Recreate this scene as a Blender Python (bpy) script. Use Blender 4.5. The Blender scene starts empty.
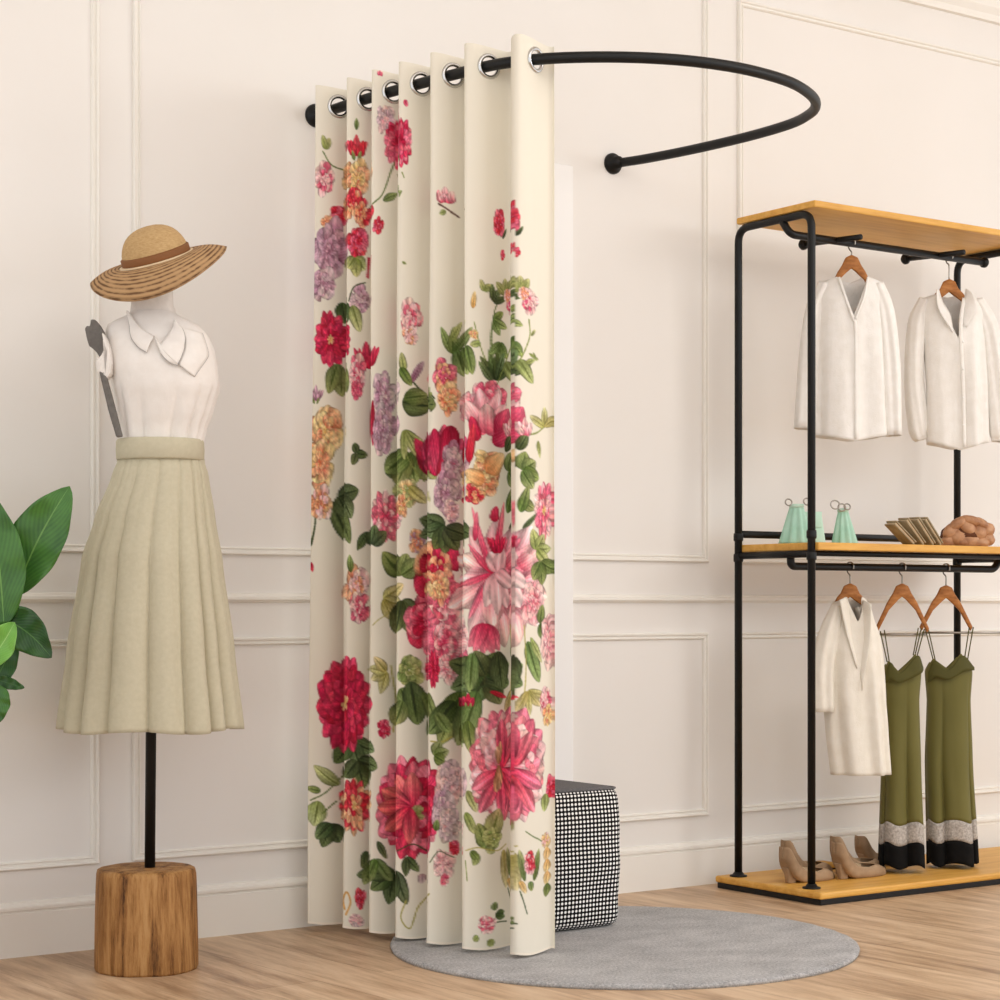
import bpy, bmesh, math, random
import numpy as np
from mathutils import Vector, Matrix, noise
sc = bpy.context.scene
PI = math.pi
random.seed(4)

# ------------------------------------------------------------------ camera
YAW = math.radians(54.9)                     # viewing direction, measured from the wall direction
FX, FY = math.cos(YAW), math.sin(YAW)
RZ = YAW - PI/2                              # turn of things that face the room's centre
cd = bpy.data.cameras.new('camera'); cam = bpy.data.objects.new('camera', cd)
sc.collection.objects.link(cam); sc.camera = cam
cam.location = (0, -4.632, .85); cam.rotation_euler = (PI/2, 0, RZ)
cd.sensor_width = 36; cd.lens = 72; cd.shift_y = .105; cd.clip_end = 60

# ------------------------------------------------------------------ light
w = bpy.data.worlds.new('world'); sc.world = w; w.use_nodes = True
w.node_tree.nodes['Background'].inputs[0].default_value = (.965, .98, 1, 1)
w.node_tree.nodes['Background'].inputs[1].default_value = 1.0
def area(name, loc, target, sx, sy, power, col):
    d = bpy.data.lights.new(name, 'AREA'); d.shape = 'RECTANGLE'; d.size = sx; d.size_y = sy
    d.energy = power; d.color = col
    o = bpy.data.objects.new(name, d); sc.collection.objects.link(o); o.location = loc
    o.rotation_euler = (Vector(target)-Vector(loc)).to_track_quat('-Z', 'Y').to_euler()
area('window_light', (6.8, -4.6, 2.9), (3.4, -.4, .7), 2.4, 2.0, 62, (1, .98, .96))
area('ceiling_softbox', (2.6, -2.2, 3.05), (2.6, -1.3, 0), 3.6, 1.6, 24, (1, .985, .97))
sc.view_settings.view_transform = 'Standard'; sc.view_settings.look = 'None'
sc.view_settings.gamma = 1; sc.view_settings.use_curve_mapping = False
sc.view_settings.exposure = .46

# ------------------------------------------------------------------ helpers
def lin(c):
    return tuple(((v/255)/12.92 if v/255 <= .04045 else ((v/255+.055)/1.055)**2.4) for v in c)
class NT:
    def __init__(s, name, col, rough=.6, metal=0, spec=.4):
        s.m = bpy.data.materials.new(name); s.m.use_nodes = True; s.t = s.m.node_tree
        s.b = s.t.nodes['Principled BSDF']
        s.b.inputs['Base Color'].default_value = (*lin(col), 1); s.b.inputs['Roughness'].default_value = rough
        s.b.inputs['Metallic'].default_value = metal; s.b.inputs['Specular IOR Level'].default_value = spec
    def n(s, typ, **kw):
        x = s.t.nodes.new(typ)
        for k, v in kw.items():
            if k in x.inputs.keys(): x.inputs[k].default_value = v
            else: setattr(x, k, v)
        return x
    def l(s, a, b): s.t.links.new(a, b)
    def coords(s, scale=(1,1,1), rot=(0,0,0), src='Object'):
        tc = s.n('ShaderNodeTexCoord'); mp = s.n('ShaderNodeMapping')
        mp.inputs['Scale'].default_value = scale; mp.inputs['Rotation'].default_value = rot
        s.l(tc.outputs[src], mp.inputs[0]); return mp.outputs[0]
    def noise(s, vec, scale, detail=4, rough=.55):
        x = s.n('ShaderNodeTexNoise', Scale=scale, Detail=detail, Roughness=rough)
        s.l(vec, x.inputs['Vector']); return x.outputs['Fac']
    def ramp(s, fac, stops):
        x = s.n('ShaderNodeValToRGB'); e = x.color_ramp.elements
        while len(e) < len(stops): e.new(.5)
        for i, (p, c) in enumerate(stops): e[i].position = p; e[i].color = (*lin(c), 1)
        s.l(fac, x.inputs[0]); return x.outputs[0]
    def color(s, out): s.l(out, s.b.inputs['Base Color'])
    def bump(s, h, strength=.2, dist=.01):
        x = s.n('ShaderNodeBump', Strength=strength, Distance=dist)
        s.l(h, x.inputs['Height']); s.l(x.outputs[0], s.b.inputs['Normal'])
def fabric(name, col, col2=None, scale=60, rough=.9, bump=.15, stretch=(1,1,1), sub=0):
    k = NT(name, col, rough, spec=.15); v = k.coords(stretch)
    f = k.noise(v, scale, 5)
    k.color(k.ramp(f, [(.3, col2 or tuple(int(c*.95) for c in col)), (.7, col)]))
    h = k.noise(v, scale*8, 2)
    if sub:                                   # soft crumples of hanging cloth
        m_ = k.n('ShaderNodeMath', operation='MULTIPLY_ADD'); k.l(k.noise(k.coords((1, 1, .35)), sub, 3), m_.inputs[0]); m_.inputs[1].default_value = 14; k.l(h, m_.inputs[2]); h = m_.outputs[0]
    k.bump(h, bump, .002)
    return k.m
def plain(name, col, rough=.5, metal=0, spec=.4): return NT(name, col, rough, metal, spec).m

def obj(name, me, mat, parent=None, smooth=True, loc=None):
    o = bpy.data.objects.new(name, me)
    if mat:
        me.materials.clear(); me.materials.append(mat)
    if smooth: me.polygons.foreach_set('use_smooth', [True]*len(me.polygons))
    sc.collection.objects.link(o)
    if parent: o.parent = parent
    if loc: o.location = loc
    return o
def tag(o, label=None, cat=None, group=None, kind=None):
    if label: o['label'] = label
    if cat: o['category'] = cat
    if group: o['group'] = group
    if kind: o['kind'] = kind
    return o
def thing(name, loc, rz, label, cat, group=None):
    o = bpy.data.objects.new(name, None); sc.collection.objects.link(o)
    o.location = loc; o.rotation_euler = (0, 0, rz); o.empty_display_size = .1
    return tag(o, label, cat, group)
def struct(name, me, mat, smooth=False): return tag(obj(name, me, mat, None, smooth), kind='structure')
class MB:
    def __init__(s): s.v = []; s.f = []
    def add(s, vs, fs):
        b = len(s.v); s.v += [tuple(p) for p in vs]; s.f += [tuple(i+b for i in f) for f in fs]; return s
    def box(s, x0, x1, y0, y1, z0, z1):
        return s.add([(x0,y0,z0),(x1,y0,z0),(x1,y1,z0),(x0,y1,z0),(x0,y0,z1),(x1,y0,z1),(x1,y1,z1),(x0,y1,z1)],
                     [(3,2,1,0),(4,5,6,7),(0,1,5,4),(1,2,6,5),(2,3,7,6),(3,0,4,7)])
    def rings(s, rings, closed=True, caps=True):
        n = len(rings[0]); vs = [p for r in rings for p in r]; fs = []
        for i in range(len(rings)-1):
            for j in range(n if closed else n-1):
                k = (j+1) % n; fs.append((i*n+j, i*n+k, (i+1)*n+k, (i+1)*n+j))
        if caps and closed:
            fs.append(tuple(range(n))[::-1]); fs.append(tuple((len(rings)-1)*n+j for j in range(n)))
        return s.add(vs, fs)
    def tube(s, pts, r, n=12, closed=False, caps=True, flat=1):
        P = [Vector(p) for p in pts]; m = len(P); rs = r if isinstance(r, (list, tuple)) else [r]*m
        rings = []; up = None
        for i in range(m):
            t = ((P[(i+1) % m]-P[i-1]) if closed else (P[min(i+1, m-1)]-P[max(i-1, 0)])).normalized()
            if up is None: up = Vector((0,0,1)) if abs(t.z) < .9 else Vector((0,1,0))
            a = (up-t*up.dot(t)).normalized(); b = t.cross(a); up = a
            rings.append([P[i]+(a*math.cos(q)*flat+b*math.sin(q))*rs[i] for q in [2*PI*k/n for k in range(n)]])
        if closed: rings.append(rings[0])
        return s.rings(rings, True, caps and not closed)
    def lathe(s, prof, n=48, c=(0,0,0)):
        rings = [[(c[0]+r*math.cos(2*PI*k/n), c[1]+r*math.sin(2*PI*k/n), c[2]+z) for k in range(n)] for r, z in prof]
        return s.rings(rings)
    def prism(s, poly, y0, y1):              # polygon in x,z pushed along y
        n = len(poly); vs = [(x, y0, z) for x, z in poly]+[(x, y1, z) for x, z in poly]
        return s.add(vs, [tuple(range(n))[::-1], tuple(range(n, 2*n))]+[(i, (i+1) % n, n+(i+1) % n, n+i) for i in range(n)])
    def mesh(s, name='mesh', bevel=0, seg=2, ang=.5):
        me = bpy.data.meshes.new(name); me.from_pydata(s.v, [], s.f)
        bm = bmesh.new(); bm.from_mesh(me)
        bmesh.ops.remove_doubles(bm, verts=bm.verts, dist=1e-6)
        bmesh.ops.recalc_face_normals(bm, faces=bm.faces)
        if bevel:
            es = [e for e in bm.edges if len(e.link_faces) == 2 and e.calc_face_angle() > ang]
            bmesh.ops.bevel(bm, geom=es, offset=bevel, segments=seg, affect='EDGES', profile=.5)
        bm.to_mesh(me); bm.free(); return me
def solid(o, t, off=0):
    m = o.modifiers.new('thickness', 'SOLIDIFY'); m.thickness = t; m.offset = off; return o
def subsurf(o, n=1):
    m = o.modifiers.new('smooth', 'SUBSURF'); m.levels = n; m.render_levels = n; return o
def bend(pts, r, n=6):                       # rounds the corners of a polyline
    P = [Vector(p) for p in pts]; out = [P[0]]
    for i in range(1, len(P)-1):
        a = (P[i-1]-P[i]); b = (P[i+1]-P[i]); q = min(r, a.length*.49, b.length*.49)
        a = P[i]+a.normalized()*q; b = P[i]+b.normalized()*q
        for k in range(n+1):
            t = k/n; out.append(a*(1-t)**2+P[i]*2*t*(1-t)+b*t*t)
    out.append(P[-1]); return out
def interp(tab, z):                          # tab: rows (z, a, b, ...) by falling or rising z
    tab = sorted(tab)
    if z <= tab[0][0]: return tab[0][1:]
    for p, q in zip(tab, tab[1:]):
        if z <= q[0]:
            t = (z-p[0])/(q[0]-p[0]); t = t*t*(3-2*t)*.4+t*.6
            return tuple(a+(b-a)*t for a, b in zip(p[1:], q[1:]))
    return tab[-1][1:]
def catmull(P, n=8):
    P = [Vector(p) for p in P]; Q = [P[0]*2-P[1]]+P+[P[-1]*2-P[-2]]; out = []
    for i in range(len(P)-1):
        a, b, c, d = Q[i:i+4]
        for j in range(n):
            t = j/n; out.append(.5*(2*b+(c-a)*t+(2*a-5*b+4*c-d)*t*t+(3*b-a-3*c+d)*t**3))
    out.append(P[-1]); return out

# ------------------------------------------------------------------ materials
k = NT('wall paint', (238, 230, 221), .65, spec=.25); v = k.coords()
k.color(k.ramp(k.noise(v, 1.3, 3), [(.3, (235, 231, 225)), (.7, (239, 235, 230))])); k.bump(k.noise(v, 180, 3), .04, .002)
M_WALL = k.m
M_TRIM = plain('trim paint', (241, 237, 229), .5)
M_CEIL = plain('ceiling paint', (244, 240, 235), .8)
k = NT('oak floor', (196, 160, 128), .42, spec=.35)
v = k.coords((1,1,1), (0, 0, math.radians(90-4)))
br = k.n('ShaderNodeTexBrick', Scale=1.0); br.offset = .37
for a, b in (('Color1', (.30,.30,.30,1)), ('Color2', (.75,.75,.75,1)), ('Mortar', (0,0,0,1)), ('Mortar Size', .0012), ('Brick Width', 1.35), ('Row Height', .17)):
    br.inputs[a].default_value = b
k.l(v, br.inputs['Vector'])
v2 = k.coords((6, .8, 1), (0, 0, math.radians(90-4)))
g = k.noise(v2, 3.2, 8, .68); g2 = k.noise(k.coords((30, 1, 1), (0, 0, math.radians(90-4))), 4, 5, .7)
add = k.n('ShaderNodeMath', operation='MULTIPLY_ADD'); k.l(br.outputs['Color'], add.inputs[0]); add.inputs[1].default_value = .30
k.l(g, add.inputs[2])
add2 = k.n('ShaderNodeMath', operation='MULTIPLY_ADD'); k.l(g2, add2.inputs[0]); add2.inputs[1].default_value = .15; k.l(add.outputs[0], add2.inputs[2])
k.color(k.ramp(add2.outputs[0], [(.5, (140, 110, 84)), (.64, (178, 147, 116)), (.78, (204, 174, 141)), (.93, (220, 193, 162))]))
k.bump(add2.outputs[0], .08, .004)
M_FLOOR = k.m
M_BLACK = plain('black metal', (16, 16, 16), .45, spec=.3)
M_CHROME = plain('chrome', (205, 205, 205), .22, 1)
M_SILVER = plain('satin silver', (165, 160, 152), .35, 1)
M_BOARD = plain('white board', (247, 246, 244), .6)
def wood(name, c1, c2, c3, stretch, scale=3, rough=.45, spec=.35):
    k = NT(name, c2, rough, spec=spec); v = k.coords(stretch); f = k.noise(v, scale, 7, .62)
    k.color(k.ramp(f, [(.3, c1), (.5, c2), (.72, c3)])); k.bump(f, .12, .004); return k.m
M_SHELF = wood('amber shelf wood', (205, 148, 62), (222, 168, 78), (232, 182, 98), (1.5, 14, 14), 3)
M_HANGER = wood('hanger wood', (140, 84, 34), (172, 108, 48), (192, 130, 68), (10, 10, 30), 3)
k = NT('stump wood', (160, 115, 66), .6, spec=.25); v = k.coords((13, 13, 1.2)); f = k.noise(v, 2.6, 9, .74)
k.color(k.ramp(f, [(.36, (66, 40, 20)), (.44, (138, 94, 50)), (.54, (174, 128, 76)), (.70, (196, 154, 102))])); k.bump(f, .5, .012); M_STUMP = k.m
M_SKIRT = fabric('khaki cotton', (198, 190, 166), (191, 183, 158), 90, .88, .2)
M_BLOUSE = fabric('white cotton', (238, 232, 226), (233, 226, 219), 40, .85, .25, sub=12)
M_FORM = fabric('white linen form', (236, 229, 222), None, 60)
M_EDGE = plain('collar edging', (176, 170, 166), .8)
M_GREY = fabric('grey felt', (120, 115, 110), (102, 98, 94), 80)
M_SHIRT = fabric('white shirt cotton', (246, 243, 238), (239, 235, 228), 30, .8, .35, sub=11)
M_SHIRT2 = fabric('ivory shirt cotton', (240, 234, 222), (233, 226, 212), 30, .8, .35, sub=11)
M_OLIVE = fabric('olive satin', (118, 112, 62), (104, 99, 52), 12, .5, .06, (1, 1, .2))
M_OLIVED = fabric('dark olive satin', (90, 86, 44), (80, 77, 38), 12, .55, .06)
M_BAND = fabric('grey white knit', (212, 205, 197), (150, 142, 134), 160, .95, .5)
M_BLK = fabric('black cloth', (22, 21, 21), (15, 15, 15), 60)
M_MINT = fabric('mint satin', (184, 220, 202), (160, 206, 184), 30, .5, .08)
M_MINTL = fabric('pale mint', (204, 232, 216), (192, 226, 206), 30, .5, .08)
M_SHOE = fabric('tan leather', (176, 148, 118), (148, 120, 92), 22, .55, .1)
M_SHOEIN = fabric('pale lining', (214, 188, 152), (200, 172, 136), 30, .6, .1)
M_MUST = fabric('mustard leather', (212, 160, 76), None, 30, .5)
M_CLUTCH = fabric('taupe leather', (176, 160, 132), (140, 126, 100), 26, .5, .1, (1, 1, 1))
k = NT('brown soft leather', (184, 132, 94), .45, spec=.4); v = k.coords()
k.color(k.ramp(k.noise(v, 26, 3), [(.3, (140, 92, 62)), (.55, (186, 138, 100)), (.8, (210, 166, 130))])); k.bump(k.noise(v, 140, 3), .2, .003); M_BROWN = k.m
k = NT('grey wool', (150, 148, 147), .95, spec=.1); v = k.coords(); f = k.noise(v, 150, 5, .8)
mx = k.n('ShaderNodeMath', operation='MULTIPLY_ADD'); k.l(k.noise(k.coords((1, 1.6, 1)), 7, 3), mx.inputs[0]); mx.inputs[1].default_value = .3; k.l(f, mx.inputs[2])
k.color(k.ramp(mx.outputs[0], [(.42, (130, 129, 130)), (.62, (184, 183, 183)), (.82, (222, 220, 219))])); k.bump(f, .8, .008); M_RUG = k.m
M_BROWN_CREASE = fabric('crease shaded brown leather', (104, 62, 38), (84, 48, 28), 30, .5)
# straw with concentric rings (by distance from the hat's own axis)
def straw(name, c1, c2, ringed):
    k = NT(name, c1, .8, spec=.2); tc = k.n('ShaderNodeTexCoord'); v = k.coords((60, 60, 160))
    if ringed:
        sp = k.n('ShaderNodeSeparateXYZ'); k.l(tc.outputs['UV'], sp.inputs[0])
        mm = k.n('ShaderNodeMath', operation='MULTIPLY'); k.l(sp.outputs['X'], mm.inputs[0]); mm.inputs[1].default_value = 10*2*PI
        sn = k.n('ShaderNodeMath', operation='SINE'); k.l(mm.outputs[0], sn.inputs[0])
        ad = k.n('ShaderNodeMath', operation='MULTIPLY_ADD'); k.l(sn.outputs[0], ad.inputs[0]); ad.inputs[1].default_value = .3
        k.l(k.noise(v, .6, 3), ad.inputs[2])
        k.color(k.ramp(ad.outputs[0], [(.2, c2), (.38, c1), (.8, tuple(min(255, int(x*1.1)) for x in c1))]))
        k.bump(ad.outputs[0], .5, .006)
    else:
        f = k.noise(v, 2, 3); k.color(k.ramp(f, [(.3, c2), (.7, c1)])); k.bump(f, .4, .003)
    return k.m
M_STRAW = straw('straw', (198, 166, 120), (178, 144, 98), False)
M_BRIM = straw('ringed straw', (170, 136, 98), (112, 82, 56), True)
M_HATBAND = plain('brown hat band', (128, 82, 44), .7)
M_RIBBON = plain('pale ribbon', (226, 200, 164), .8)
# leaf
def leafmat(name, c1, c2, c3):
    k = NT(name, c1, .38, spec=.45); tc = k.n('ShaderNodeTexCoord'); sp = k.n('ShaderNodeSeparateXYZ'); k.l(tc.outputs['UV'], sp.inputs[0])
    ab = k.n('ShaderNodeMath', operation='ABSOLUTE'); k.l(sp.outputs['X'], ab.inputs[0])       # across, 0 at the midrib
    m1 = k.n('ShaderNodeMath', operation='MULTIPLY_ADD'); k.l(ab.outputs[0], m1.inputs[0]); m1.inputs[1].default_value = -.42; k.l(sp.outputs['Y'], m1.inputs[2])
    m2 = k.n('ShaderNodeMath', operation='MULTIPLY'); k.l(m1.outputs[0], m2.inputs[0]); m2.inputs[1].default_value = 85
    sn = k.n('ShaderNodeMath', operation='SINE'); k.l(m2.outputs[0], sn.inputs[0])
    m3 = k.n('ShaderNodeMath', operation='MULTIPLY_ADD'); k.l(sn.outputs[0], m3.inputs[0]); m3.inputs[1].default_value = .07; k.l(k.noise(k.coords(), 14, 4), m3.inputs[2])
    base = k.ramp(m3.outputs[0], [(.3, c2), (.7, c1)])
    lt = k.n('ShaderNodeMath', operation='LESS_THAN'); k.l(ab.outputs[0], lt.inputs[0]); lt.inputs[1].default_value = .03
    mx = k.n('ShaderNodeMix', data_type='RGBA'); k.l(lt.outputs[0], mx.inputs['Factor']); k.l(base, mx.inputs[6]); mx.inputs[7].default_value = (*lin(c3), 1)
    k.color(mx.outputs[2]); k.bump(m3.outputs[0], .35, .004)
    return k.m
M_LEAF = leafmat('green leaf', (72, 122, 46), (42, 86, 30), (104, 148, 70))
M_LEAFD = leafmat('deep green leaf', (50, 94, 36), (28, 62, 24), (76, 118, 54))
M_LEAFL = leafmat('pale green leaf', (128, 182, 84), (104, 164, 68), (160, 204, 116))
M_POT = plain('terracotta', (170, 110, 78), .8); M_SOIL = fabric('soil', (60, 44, 32), (40, 30, 22), 80)
M_STEM = plain('stem green', (74, 112, 48), .6)
# dotted cloth
k = NT('black and white dotted cloth', (240, 238, 232), .85, spec=.15)
tc = k.n('ShaderNodeTexCoord'); sp = k.n('ShaderNodeSeparateXYZ'); k.l(tc.outputs['UV'], sp.inputs[0])
def cell(o, per):
    a = k.n('ShaderNodeMath', operation='DIVIDE'); k.l(o, a.inputs[0]); a.inputs[1].default_value = per
    b = k.n('ShaderNodeMath', operation='FRACT'); k.l(a.outputs[0], b.inputs[0])
    c = k.n('ShaderNodeMath', operation='SUBTRACT'); k.l(b.outputs[0], c.inputs[0]); c.inputs[1].default_value = .5
    d = k.n('ShaderNodeMath', operation='MULTIPLY'); k.l(c.outputs[0], d.inputs[0]); k.l(c.outputs[0], d.inputs[1]); return d.outputs[0]
s_ = k.n('ShaderNodeMath', operation='ADD'); k.l(cell(sp.outputs['X'], .0115), s_.inputs[0]); k.l(cell(sp.outputs['Y'], .0114), s_.inputs[1])
k.color(k.ramp(s_.outputs[0], [(.08, (246, 243, 238)), (.125, (14, 13, 13))])); M_DOT = k.m
M_POUFTOP = fabric('dark grey piping cloth', (120, 119, 120), (96, 95, 96), 200)

# ------------------------------------------------------------------ the room
XL, XR, YF = -1.2, 8.5, -6.2
struct('floor', MB().box(XL, XR, YF, .1, -.1, 0).mesh(), M_FLOOR)
struct('wall_back', MB().box(XL, XR, 0, .1, 0, 3.15).mesh(), M_WALL)
struct('ceiling', MB().box(XL, XR, YF, .1, 3.15, 3.25).mesh(), M_CEIL)
def strip(prof, x0, x1):                     # profile (depth from wall, height) run along the wall
    m = MB(); return m.rings([[(x, -d, z) for d, z in prof] for x in (x0, x1)])
struct('baseboard_back', strip([(0,0),(.018,0),(.018,.104),(.014,.106),(.014,.110),(.02,.113),(.02,.120),(.012,.124),(.010,.129),(.004,.132),(0,.132)], XL, XR).mesh(), M_TRIM)
struct('trim_1', strip([(0,.856),(.006,.857),(.010,.861),(.017,.864),(.017,.871),(.012,.874),(.010,.879),(0,.881)], XL, XR).mesh(), M_TRIM)
struct('trim_2', strip([(0,2.84),(.02,2.84),(.025,2.86),(.04,2.88),(.045,2.92),(.09,2.98),(.10,3.05),(.13,3.08),(.13,3.15),(0,3.15)], XL, XR).mesh(), M_TRIM)
def frame(x0, x1, z0, z1):                   # picture-frame moulding: outer bead, groove, inner bead
    prof = [(0,0),(0,.009),(.003,.013),(.007,.012),(.010,.006),(.014,.006),(.0165,.010),(.0195,.007),(.021,0)]
    rings = []
    for (cx, cz, sx, sz) in ((x0,z0,1,1),(x1,z0,-1,1),(x1,z1,-1,-1),(x0,z1,1,-1),(x0,z0,1,1)):
        rings.append([(cx+sx*i, -d, cz+sz*i) for i, d in prof])
    m = MB(); m.rings(rings, False, False); return m.mesh()
n = 3
for x0, x1 in ((-.1, 2.037), (2.128, 4.028), (4.15, 6.05), (6.17, 8.1)):
    for z0, z1 in ((.98, 2.72), (.209, .766)):
        struct('trim_%d' % n, frame(x0, x1, z0, z1), M_TRIM); n += 1

# ------------------------------------------------------------------ curtain rod
ROD = [(2.655,0),(2.662,-.12),(2.675,-.24),(2.69,-.345),(2.708,-.456),(2.73,-.575),(2.762,-.70),(2.825,-.80),(2.92,-.885),(3.03,-.95),(3.15,-.99),(3.29,-1.003),(3.45,-.978),(3.59,-.91),(3.675,-.835),(3.72,-.76),(3.75,-.66),(3.755,-.5),(3.735,-.3),(3.70,-.12),(3.66,0)]
RODZ = 2.15
path = np.array([tuple(p) for p in catmull([(x, y, RODZ) for x, y in ROD], 20)])
rod = thing('curtain_rod', (2.655, 0, RODZ), 0, 'black curved curtain rod bowing out from the wall at both ends', 'curtain rod')
def loc(m, o):                               # shift mesh data so that it sits right under a placed parent
    m.v = [(x-o[0], y-o[1], z-o[2]) for x, y, z in m.v]; return m
obj('rail', loc(MB().tube(path[::4], .0135, 16), (2.655, 0, RODZ)).mesh(), M_BLACK, rod)
for x, z, q in ((2.655, RODZ, 1), (3.66, RODZ, 1)):
    m = MB(); pr = [(.001, 0), (.031, 0), (.031, .006), (.027, .013), (.018, .017), (.0165, .035), (.001, .037)]
    m.rings([[(x+r*math.cos(a), -d, z+r*math.sin(a)) for a in [2*PI*i/32 for i in range(32)]] for r, d in pr])
    obj('wall_flange', loc(m, (2.655, 0, RODZ)).mesh(), M_BLACK, rod)

# ------------------------------------------------------------------ curtain: the flower print
S = 3; CX0, CY0 = 300, 30; CW, CH = 262*S, 940*S
can = np.zeros((CH, CW, 3), np.float32); can[:] = (233, 226, 210)
rng = np.random.RandomState(7)
def blend(x0, y0, mask, col):
    h, w_ = mask.shape; a, b = max(0, y0), max(0, x0); c, d = min(CH, y0+h), min(CW, x0+w_)
    if c <= a or d <= b: return
    mm = mask[a-y0:c-y0, b-x0:d-x0, None]; cc = col[a-y0:c-y0, b-x0:d-x0]
    can[a:c, b:d] = can[a:c, b:d]*(1-mm)+cc*mm
def petal(cx, cy, ang, L, W, cin, cout, edge=.3, veins=.09, blunt=.8, alpha=.93, rag=.10, squeeze=1):
    """one painted petal or leaf from (cx,cy) outwards, units of the print; ang measured clockwise from right"""
    R_ = int((L+W)*S)+3; px, py = (cx-CX0)*S, (cy-CY0)*S
    yy, xx = np.mgrid[-R_:R_+1, -R_:R_+1].astype(np.float32)
    xx = xx+int(px)-px; yy = yy+int(py)-py
    xx = xx/(S*squeeze); yy = yy/S
    u = (xx*math.cos(ang)+yy*math.sin(ang))/L; v = (-xx*math.sin(ang)+yy*math.cos(ang))
    uc = np.clip(u, 0, 1); ph = rng.rand()*6
    wd = W*np.clip(np.sin(PI*uc**blunt), 0, 1)**.65*(1+rag*np.sin(uc*7+ph))+1e-3
    q = np.abs(v)/wd
    mask = np.clip((1-q)*wd*S*.8+.2, 0, 1)*(u > 0)*(u < 1)*alpha
    t = np.clip(uc*1.1+.15*np.sin(v*2.2+ph), 0, 1)[..., None]
    col = np.array(cin, np.float32)*(1-t)+np.array(cout, np.float32)*t
    sh = 1-edge*np.clip(q, 0, 1)**4-veins*np.sin(v/W*7+u*3+ph)*.8-veins*.6*np.sin(u*6+v/W*2.5+ph*2)
    blend(int(px)-R_, int(py)-R_, mask.astype(np.float32), np.clip(col*sh[..., None], 0, 255))
CR = ((168, 16, 48), (214, 52, 88)); PK = ((196, 40, 78), (236, 128, 146)); BL = ((214, 84, 108), (244, 204, 200))
PC = ((214, 96, 66), (240, 196, 150)); LI = ((146, 88, 112), (214, 176, 188)); LG = ((186, 150, 160), (224, 200, 198))
RD = ((176, 20, 44), (226, 70, 84)); PL = ((228, 150, 158), (246, 216, 208)); TU = ((170, 14, 56), (226, 96, 124)); YL = ((212, 160, 90), (240, 214, 160))
GD = ((58, 72, 40), (104, 120, 70)); GM = ((84, 104, 48), (152, 164, 98)); GL = ((130, 142, 72), (194, 196, 134)); GY = ((170, 160, 84), (214, 204, 150))
def jit(c, a=16):
    d = rng.uniform(-a, a); return tuple(np.clip(x+d+rng.uniform(-6, 6), 0, 255) for x in c)
def peony(cx, cy, rx, ry, pal, pal2=None, rings=5, ruffle=1.0):
    sq = rx/ry
    for r in range(rings):
        f = 1-r/rings; npet = max(4, int(8*f+2))
        for i in range(npet):
            a = 2*PI*(i+rng.rand()*.6)/npet+r*.6
            p = pal2 if (pal2 and rng.rand() < .45) else pal
            st = ry*f*.38*rng.uniform(.2, 1)
            petal(cx+math.cos(a)*st*sq, cy+math.sin(a)*st, a+rng.uniform(-.5, .5)*ruffle, ry*f*.62*rng.uniform(.85, 1.1), ry*f*.34*rng.uniform(.8, 1.25),
                  jit(p[0], 20), jit(p[1], 14), .42, .10, 1.15, squeeze=max(.45, sq))
    for i in range(5):
        a = rng.rand()*6.3; petal(cx, cy, a, ry*.2, ry*.09, jit(pal[0]), jit(pal[1]), squeeze=max(.5, sq))
def dahlia(cx, cy, rx, ry, pal, centre=None, pal2=None, n=16, cr=.16, ccy=0, ccx=0):
    sq = rx/ry
    for r, f in enumerate((1, .92, .74, .56, .4)):
        for i in range(n-2*r):
            a = 2*PI*(i+.5*r+rng.uniform(-.2, .2))/(n-2*r)
            p = pal2 if (pal2 and rng.rand() < .4) else pal
            petal(cx+ccx*(1-f), cy+ccy*(1-f), a, ry*f*rng.uniform(.9, 1.04), ry*.21*(.6+.5*f), jit(p[0], 20), jit(p[1], 24), .42, .12, 1.5, squeeze=sq)
    if centre:
        for i in range(14):
            a = rng.rand()*6.3; petal(cx+ccx, cy+ccy, a, ry*cr*1.2, ry*cr*.3, jit(centre[0]), jit(centre[1]), squeeze=max(.5, sq))
def tulip(cx, cy, rx, ry, pal, pal2=None):
    for dx, a, l, w_ in ((0, -PI/2, 2, .5), (-.25, -PI/2-.55, 1.7, .42), (.25, -PI/2+.55, 1.7, .42), (-.5, -PI/2-.2, 1.5, .4), (.5, -PI/2+.25, 1.55, .4), (-.1, -PI/2-.1, 1.15, .42), (.3, -PI/2+.1, .95, .36), (-.4, -PI/2-.4, .85, .33)):
        p = pal2 if (pal2 and rng.rand() < .4) else pal
        petal(cx+dx*rx, cy+ry*.95, a, l*ry*.92, w_*rx*1.45, jit(p[0]), jit(p[1]), .4, .16, .7)
def bud(cx, cy, rx, ry, pal):
    tulip(cx, cy, rx, ry, pal); petal(cx-rx*.3, cy+ry*1.3, -PI/2-.3, ry*.9, rx*.3, *GM); petal(cx+rx*.3, cy+ry*1.3, -PI/2+.3, ry*.9, rx*.3, *GM)
def leaf(cx, cy, deg, L, W, pal=GM):
    a = math.radians(deg)
    petal(cx, cy, a, L, W, jit(pal[0]), jit(pal[1]), .4, .1, .85, rag=.05)
    petal(cx, cy, a, L*.95, max(.5, W*.13), tuple(x*.75 for x in pal[0]), tuple(x*.8 for x in pal[0]), 0, 0, .8)
    for t in (.2, .35, .5, .65):
        for sg in (-1, 1):
            petal(cx+math.cos(a)*L*t, cy+math.sin(a)*L*t, a+sg*.75, W*.95, .35, tuple(x*.8 for x in pal[0]), tuple(x*.85 for x in pal[0]), 0, 0, .8, .5)
def stem(pts, r=.8, pal=GM):
    P = catmull([(x, y, 0) for x, y in pts], 10)
    for p, q in zip(P, P[1:]):
        d = q-p; petal(p.x-d.x*.3, p.y-d.y*.3, math.atan2(d.y, d.x), d.length*1.8, r, pal[0], pal[0], 0, 0, .8)
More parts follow.
